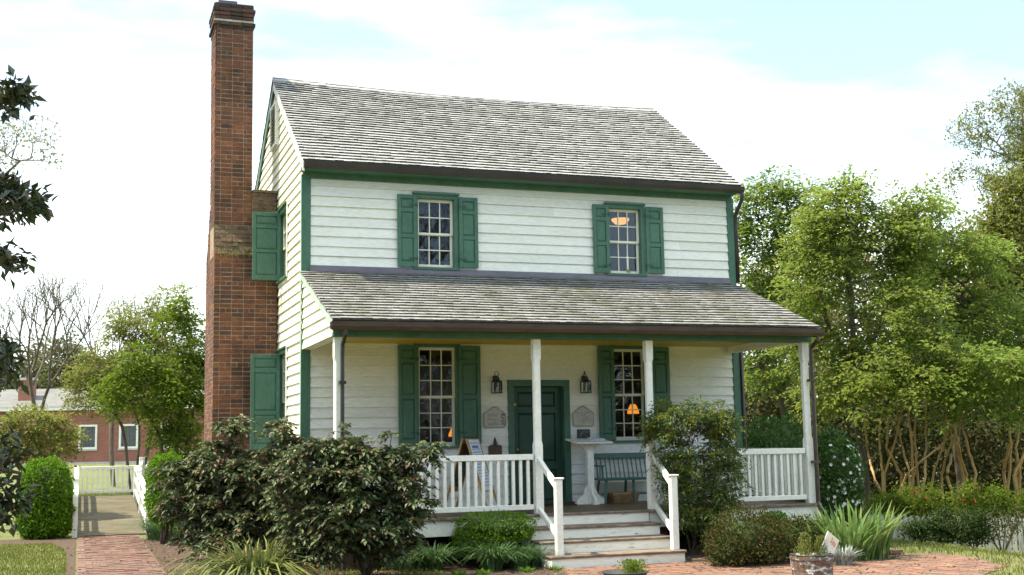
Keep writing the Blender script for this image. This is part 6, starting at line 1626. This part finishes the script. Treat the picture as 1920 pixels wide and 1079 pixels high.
# dark round shrub and white azalea
c = at(23.5, 1462, 845)
clipped('round_shrub', 'dark rounded evergreen shrub behind the right porch railing', 'shrub', gbase(c), [(c[0], c[1], c[2] - 0.1, 0.78, 0.7, 0.72), (c[0] - 0.55, c[1] + 0.1, c[2] - 0.3, 0.5, 0.5, 0.6), (c[0], c[1], c[2] - 0.8, 0.8, 0.7, 0.7)], 9500, 0.075, 0.042, l_camellia, 181, amp=0.14, depth=0.26)
c = at(20.2, 1563, 900)
az = clipped('azalea_bush', 'dark green azalea dotted with white flowers at the right porch corner', 'shrub', gbase(c), [(c[0], c[1], c[2] + 0.12, 0.46, 0.5, 0.62), (c[0] - 0.15, c[1], c[2] - 0.35, 0.50, 0.5, 0.5), (c[0] + 0.1, c[1] + 0.2, c[2] + 0.3, 0.35, 0.4, 0.52)], 9000, 0.06, 0.034, l_camellia, 182, amp=0.16, depth=0.28)
r = np.random.default_rng(183); mb = MB()
for i in range(110):
    d = unit(r.normal(size=3) - CV * 0.9 + CR * 0.45); q = r.random() < 0.55
    p = (np.array([c[0], c[1], c[2] + 0.12]) + d * np.array([0.47, 0.5, 0.62])) if q else (np.array([c[0] - 0.05, c[1], c[2] - 0.35]) + d * np.array([0.5, 0.5, 0.5]))
    k = 5; a = r.uniform(0, 6.28) + np.arange(k) * 1.257; u = unit(np.cross(d, [0.1, 0.2, 1])); v = np.cross(d, u)
    A = u[None] * np.cos(a)[:, None] + v[None] * np.sin(a)[:, None] + d * 0.4
    leaf_quads(mb, np.repeat(p[None], k, 0), A, np.repeat(d[None], k, 0), 0.036, 0.03)
mb.build('flowers', m_petal, az)['kind'] = 'stuff'

# ------------------------------------------------------------------ planting in front of the house
def mahonia(label, base, D, stems, clumps, npts, seed, leaves_per=7, low=0):
    r = np.random.default_rng(seed); t = thing('mahonia_shrub', label, 'shrub', base, 'dark shrubs in front of the porch')
    pts = in_ellipsoids(clumps, npts, r, 0.3); pts = pts[pts[:, 2] > base[2] + 0.2]
    nodes, par = skeleton([stem_to(base + np.array([r.normal(0, 0.1), r.normal(0, 0.1), -0.03]), at(D, *s)) for s in stems], pts, r, 0.2, 0.1, 1.0)
    mb, R, w = branch_mesh(nodes, par, 0.006, 0.024); mb.build('stem', m_stem, t, smooth=True)
    tips = np.where(w <= 2)[0]
    T = np.repeat(nodes[tips], leaves_per, 0); n = len(T)
    a = r.uniform(0, 2 * np.pi, n); el = r.uniform(-0.25, 0.95, n)
    d = np.stack([np.cos(a) * np.cos(el), np.sin(a) * np.cos(el), np.sin(el)], -1); side = np.stack([-np.sin(a), np.cos(a), 0 * a], -1)
    Lr = r.uniform(0.13, 0.27, n)
    up = np.cross(d, side); up = up * np.sign(up[:, 2:3] + 1e-6)
    mb = MB()
    ra = MB()
    for k in range(6):
        f = 0.25 + 0.15 * k
        p = T + d * (Lr * f)[:, None] - np.array([0, 0, 1.0]) * (Lr * 0.45 * f ** 2)[:, None]
        dd = d - np.array([0, 0, 0.9]) * f
        if k < 5:
            for sg in (-1, 1):
                A = side * sg * 0.85 + dd * 0.5 + r.normal(0, 0.25, (n, 3)); A[:, 2] -= 0.18
                N = up + r.normal(0, 0.4, (n, 3))
                s = r.uniform(0.8, 1.15, n); leaf_quads(mb, p, A, N, 0.088 * s, 0.044 * s, 0.08)
        else:
            leaf_quads(mb, p, dd, up + r.normal(0, 0.2, (n, 3)), 0.095, 0.046, 0.08)
    mb.build('foliage', l_mahonia, t)
    # new bronze red shoots
    k = 8; j = r.choice(tips, k); mb = MB()
    for q in nodes[j]:
        m = 6; leaf_quads(mb, np.repeat(q[None], m, 0) + r.normal(0, 0.015, (m, 3)), r.normal(0, 1, (m, 3)) + [0, 0, .6], r.normal(0, 1, (m, 3)), 0.05, 0.022)
    mb.build('new_shoots', m_petal_red if seed == 191 else l_barberry, t)
ba = np.array([-1.15, 0.0, G0])
mahonia('dark glossy mahonia standing in front of the brick chimney', ba, 18.9, [(350, 900), (420, 860), (480, 850), (540, 850), (440, 810)],
        [px_clump(18.9, 350, 920, 50, 55), px_clump(18.9, 420, 880, 55, 55), px_clump(18.7, 480, 900, 55, 60), px_clump(18.9, 540, 880, 40, 55), px_clump(18.7, 420, 960, 65, 45), px_clump(18.5, 500, 970, 60, 45), px_clump(18.9, 440, 800, 26, 22), px_clump(18.9, 520, 812, 24, 24), px_clump(18.9, 330, 890, 35, 25), px_clump(18.7, 365, 985, 40, 30), px_clump(18.5, 450, 1010, 60, 25), px_clump(18.4, 540, 1000, 45, 30), px_clump(18.0, 560, 950, 45, 60), px_clump(18.0, 560, 1020, 50, 22), px_clump(18.3, 400, 1020, 45, 18)], 560, 191, 6)
ba = np.array([0.30, -3.22, G0 - 0.02])
mahonia('dark glossy mahonia covering the left front corner of the porch', ba, 15.9, [(600, 880), (650, 900), (700, 880), (750, 870), (620, 850), (780, 880), (806, 832), (640, 806), (735, 818)],
        [px_clump(15.9, 610, 890, 50, 55), px_clump(15.8, 680, 910, 60, 50), px_clump(15.9, 745, 870, 42, 30), px_clump(15.8, 765, 930, 32, 50), px_clump(15.7, 640, 960, 60, 40), px_clump(15.9, 605, 835, 25, 20), px_clump(15.9, 560, 940, 40, 50), px_clump(15.7, 700, 985, 60, 35), px_clump(15.8, 790, 855, 22, 18), px_clump(15.8, 755, 1000, 35, 40), px_clump(15.7, 590, 1000, 45, 30), px_clump(15.8, 560, 880, 40, 45), px_clump(15.8, 740, 960, 45, 45), px_clump(15.7, 560, 1010, 40, 25), px_clump(15.7, 620, 1030, 50, 22), px_clump(15.8, 720, 1030, 45, 22), px_clump(15.9, 660, 860, 60, 35), px_clump(15.6, 660, 1000, 50, 30)], 440, 192, 6)
# nandina
ba = np.array([5.50, -2.70, G0])
tree('nandina_shrub', 'tall feathery nandina with green and yellow leaves beside the steps', 'shrub', ba,
     [stem_to(ba + np.array([dx, dy, 0]), at(18.2, px, py)) for dx, dy, px, py in ((-0.12, 0, 1265, 880), (0, 0.05, 1290, 830), (0.1, 0, 1320, 860), (0.2, 0.05, 1345, 900), (-0.05, -0.08, 1280, 940), (0.12, -0.06, 1310, 930))],
     [px_clump(18.25, 1290, 855, 52, 55, 30), px_clump(18.25, 1300, 790, 55, 36, 30), px_clump(18.25, 1243, 800, 22, 28, 30), px_clump(18.25, 1348, 870, 32, 62, 30), px_clump(18.2, 1305, 945, 42, 40, 30), px_clump(18.25, 1268, 890, 20, 34, 30), px_clump(18.25, 1335, 950, 35, 40, 30), px_clump(18.25, 1340, 790, 32, 25, 30), px_clump(18.25, 1255, 770, 25, 18, 30)],
     440, 22500, (0.066, 0.021), m_stem, l_nandina, spray=(36, 0.30, 0.13, 0.55), rtip=0.0035, rmax=0.014, seg=0.2, sigma=0.075, seed=201, surf=0.15, droop=0.3, crown_name='foliage')
# barberries and small box
c = at(16.7, 1398, 1012); 
clipped('barberry_bush', 'large bronze green barberry mound on the mulch right of the steps', 'shrub', gbase(c), [(c[0], c[1], c[2], 0.55, 0.5, 0.42), (c[0] - 0.3, c[1] - 0.05, c[2] - 0.15, 0.3, 0.35, 0.28), (c[0] + 0.25, c[1], c[2] - 0.05, 0.38, 0.4, 0.36)], 9500, 0.042, 0.022, l_barberry, 211, amp=0.16, depth=0.42, group='barberry mounds by the porch')
c = at(17.2, 1502, 1015)
clipped('barberry_bush', 'smaller bronze green barberry mound below the porch corner', 'shrub', gbase(c), [(c[0], c[1], c[2], 0.36, 0.35, 0.33), (c[0] + 0.1, c[1], c[2] - 0.12, 0.26, 0.3, 0.22)], 5500, 0.042, 0.022, l_barberry, 212, amp=0.16, depth=0.42, group='barberry mounds by the porch')
c = at(18.3, 1452, 990)
clipped('boxwood_bush', 'small bright green boxwood peeking out between the two barberry mounds', 'shrub', gbase(c), [(c[0], c[1], c[2], 0.24, 0.24, 0.24)], 1800, 0.035, 0.02, l_box, 213)
c = at(17.2, 925, 993)
clipped('boxwood_bush', 'flat topped green boxwood in front of the porch, left of the steps', 'shrub', gbase(c), [(c[0] + 0.03, c[1], c[2] + 0.03, 0.55, 0.45, 0.20, 0.8), (c[0] - 0.16, c[1], c[2] - 0.18, 0.42, 0.40, 0.22, 0.9)], 6500, 0.032, 0.018, l_box, 214, amp=0.05)
# grassy clumps
LG = 'lily turf clumps in front of the house'
for i, (x, y, n, H, lab) in enumerate(((1.28, -2.95, 170, 0.34, 'lily turf clump left of the boxwood, under the porch edge'), (2.02, -3.35, 210, 0.36, 'broad lily turf clump in front of the flat topped boxwood'), (2.42, -3.28, 150, 0.33, 'lily turf clump under the right side of the boxwood'), (2.68, -3.15, 120, 0.28, 'narrow lily turf clump against the left end of the steps'), (-1.72, 5.2, 240, 0.42, 'lily turf clump at the foot of the ramp'), (0.95, -2.85, 110, 0.30, 'lily turf clump between the dark mahonia and the porch opening'))):
    tuft('lily_turf', lab, 'grass clump', (x, y, G0), int(n * 1.5), H * 1.75, 0.016, (1, 1), l_liriope, 220 + i, lean=(0.25, 1.15), root=0.13 if i != 4 else 0.35, group=LG, droop=0.32)
tuft('yucca_plant', 'spiky yellow green yucca at the bottom left of the mulch bed', 'yucca', (-1.22, -3.55, G0), 420, 0.80, 0.032, (1, 1), l_yucca, 230, lean=(0.15, 1.75), root=0.34, droop=0.25)
tuft('iris_clump', 'clump of tall sword shaped iris leaves beside the curved walk', 'iris', (7.02, -4.42, G0), 230, 0.84, 0.052, (1.45, 0.65), l_iris, 231, lean=(0.05, 0.95), root=0.40, droop=0.04, stiff=0.6)
tuft('dusty_miller', 'small silver leaved dusty miller at the edge of the walk', 'plant', (6.42, -5.12, G0), 260, 0.27, 0.03, (1, 1), l_silver, 232, lean=(0.2, 1.0), root=0.10)
r = np.random.default_rng(240)
for i, (px, lab) in enumerate(((905, 'tiny green weed in the mulch below the flat topped boxwood'), (985, 'tiny green weed in the mulch left of the bottom step'), (860, 'tiny green weed in the mulch near the lily turf left of the boxwood'), (1042, 'tiny green weed beside the bottom step corner'))):
    c = onY(px, 1066, -3.75); tuft('weed', lab, 'weed', (c[0], c[1], G0), 40, 0.10, 0.022, (1, 1), l_box, 241 + i, lean=(0.3, 1.2), root=0.09, group='weeds in the mulch bed')
# ferns rooted in the chimney
t = thing('wall_fern', 'small green weeds rooted along the chimney shoulder', 'weeds', (-0.8, 2.44, 5.08))
n = 190; P = np.stack([-1.12 + 0.66 * r.random(n) ** 0.8, 2.47 - 0.05 * r.random(n), 5.05 + 0.075 * r.random(n) ** 2 + 0.035 * np.sin(r.random(n) * 9)], -1)
P[:60, 0] = -0.52 + r.normal(0, 0.03, 60); P[:60, 2] = 5.05 + 0.25 * r.random(60); P[:60, 1] = 2.55
mb = MB(); A = r.normal(0, 1, (n, 3)); A[:, 1] -= 0.6; N = r.normal(0, 0.6, (n, 3)); N[:, 2] += .6; leaf_quads(mb, P, A, N, 0.035, 0.018); mb.build('foliage', l_heather, t)
# half barrel planter
bc = np.array([4.945, -6.62, G0])
t = thing('barrel_planter', 'old half barrel planter with peeling white paint, on the brick walk', 'planter', bc)
mb = MB(); ns = 22
for k in range(ns):
    a0, a1 = 2 * math.pi * k / ns + 0.006, 2 * math.pi * (k + 1) / ns - 0.006; q = r.normal(0, 0.002)
    P = []
    for z, ro in ((0.0, 0.215), (0.17, 0.243), (0.335, 0.252)):
        for rr_, a in ((ro + q, a0), (ro + q, a1), (ro - 0.024, a1), (ro - 0.024, a0)): P.append((bc[0] + rr_ * math.cos(a), bc[1] + rr_ * math.sin(a), bc[2] + z))
    mb.add(P, [(0, 3, 2, 1), (8, 9, 10, 11)] + [(i * 4 + j, i * 4 + (j + 1) % 4, (i + 1) * 4 + (j + 1) % 4, (i + 1) * 4 + j) for i in range(2) for j in range(4)])
mb.build('staves', m_rust, t)
for z, ro in ((0.285, 0.2535), (0.10, 0.2365)):
    mb = MB(); mb.lathe([(ro, z), (ro + 0.004, z + 0.002), (ro + 0.005, z + 0.036), (ro + 0.001, z + 0.038)], bc, 30); mb.build('hoop', m_rust, t)
mb = MB(); mb.lathe([(0.20, 0.05), (0.226, 0.27), (0.12, 0.295)], bc, 20); mb.build('soil', m_soil, t)
mb = MB(); n = 26
mb.tube([(bc[0] + 0.252 * math.cos(a), bc[1] + 0.252 * math.sin(a), bc[2] + 0.337) for a in np.linspace(0, 6.283, 40)], 0.007, 6); mb.build('rim', m_black, t)
for i, (dx, dy, lab) in enumerate(((-0.11, -0.04, 'yellow green sprigs at the left side of the barrel planter'), (0.07, -0.06, 'yellow green sprigs in front of the white card in the barrel'), (0.15, -0.01, 'yellow green sprigs at the right side of the barrel planter'))):
    c = bc + np.array([dx, dy, 0.285]); r2 = np.random.default_rng(250 + i); tt2 = thing('potted_sprigs', lab, 'plant', c, 'sprigs planted in the barrel')
    n = 1100 if i == 0 else 600; h = r2.random(n) ** 0.8; sp = (0.135 if i == 0 else 0.07) * (1 - 0.8 * h)
    P = np.stack([c[0] + r2.normal(0, 1, n) * sp * 0.6, c[1] + r2.normal(0, 1, n) * sp * 0.5, c[2] + h * (0.30 if i == 0 else 0.25)], -1)
    A = r2.normal(0, 0.5, (n, 3)); A[:, 2] += 0.9; mb = MB(); leaf_quads(mb, P, A, r2.normal(0, 1, (n, 3)), 0.03, 0.009); mb.build('foliage', l_heather, tt2)
cc = onY(1554, 1027, -6.62)
t = thing('seed_card', 'white card with an orange picture tilted in the barrel planter', 'card', cc)
u = unit(np.array([0.80, 0.30, -0.50])); v = unit(np.array([0.52, 0.10, 0.80])); nm = np.cross(v, u); nm = -nm if nm[1] > 0 else nm
def quadbox(mb, c, hu, hv, o0, o1, du=0, dv=0):
    cc_ = c + u * du + v * dv
    mb.hexa([tuple(cc_ + u * a + v * b_ + nm * o) for o in (o0, o1) for a, b_ in ((-hu, -hv), (hu, -hv), (hu, hv), (-hu, hv))])
mb = MB(); quadbox(mb, cc, 0.125, 0.16, -0.004, 0.004); mb.build('card', m_petal, t)
mb = MB(); quadbox(mb, cc, 0.038, 0.026, 0.0045, 0.0055, 0.055, 0.075); quadbox(mb, cc, 0.014, 0.034, 0.0045, 0.0058, -0.005, 0.095); mb.build('picture', mat('orange_print', [(0.55, 0.22, 0.08), (0.7, 0.42, 0.25)], 0.6, 30), t)
mb = MB(); mb.tube([tuple(cc - v * 0.15 + nm * -0.008), tuple(cc - v * 0.15 + np.array([-0.03, 0, -0.12]))], 0.005, 5); mb.build('stake', m_wood, t)
# shallow bowl with a small plant
pc = onY(1172, 1073, -5.65); pc = np.array([pc[0], pc[1], G0 + 0.015])
t = thing('bowl_planter', 'shallow black bowl planter in front of the steps', 'planter', pc)
mb = MB(); mb.lathe([(0.15, 0.0), (0.24, 0.07), (0.275, 0.125), (0.285, 0.13), (0.285, 0.14), (0.265, 0.14), (0.25, 0.115), (0.1, 0.105)], pc, 32); mb.build('bowl', m_clay, t, smooth=True)
t2 = thing('potted_shrublet', 'small green plant growing in the black bowl planter', 'plant', pc + np.array([0.12, 0, 0.12]))
n = 900; r2 = np.random.default_rng(260); h = r2.random(n); P = np.stack([pc[0] + 0.10 + r2.normal(0, 0.075, n), pc[1] + r2.normal(0, 0.07, n), pc[2] + 0.11 + h * 0.15], -1)
A = r2.normal(0, 0.6, (n, 3)); A[:, 2] += 0.7; mb = MB(); leaf_quads(mb, P, A, r2.normal(0, 1, (n, 3)), 0.032, 0.013); mb.build('foliage', l_mid, t2)
# loose brick at the edge of the walk
c = onY(1706, 1038, -4.25)
b = MB(); b.box(-0.11, 0.11, -0.05, 0.05, 0, 0.062); o = b.build('loose_brick', m_paver2, loc=(0, 0, 0), bevel=0.006); o.location = (7.95, -4.15, G0 + 0.01); o.rotation_euler = (0, 0, 0.25)
tag(o, 'single loose pinkish brick lying at the edge of the curved walk', 'brick')
# the bare tree across the street that the upstairs panes mirror
ba = np.array([9.5, -31.0, G0])
forked('bare_tree', 'large bare tree mirrored in the left upstairs window panes', 'tree', ba, (0.05, 0, 1), 4.5, 8, m_bark, l_hedge, 301, rtip=0.016, rmax=0.34, nleaf=600, LW=(0.14, 0.09))
# wood across the street, behind the photographer: the porch windows mirror it
r = np.random.default_rng(310); n = 22000
u = r.random(n); P = np.stack([-30 + 85 * u, -40 + r.normal(0, 2.2, n), 0 * u], -1)
top = 10.0 - 5.0 * sstep(14, 19, P[:, 0]) + (2.2 - 1.4 * sstep(14, 19, P[:, 0])) * np.sin(P[:, 0] * 0.55) + 1.3 * np.sin(P[:, 0] * 1.3 + 1)
P[:, 2] = G0 + top * r.random(n) ** 0.8
mb = MB(); A = r.normal(0, 1, (n, 3)); N = r.normal(0, 0.6, (n, 3)); N[:, 2] += 0.6; sz = r.uniform(0.45, 0.9, n)
leaf_quads(mb, P, A, N, sz, sz * 0.6)
tag(mb.build('woodland', l_under), 'dark wood across the street that the porch windows mirror', 'woodland', kind='stuff')
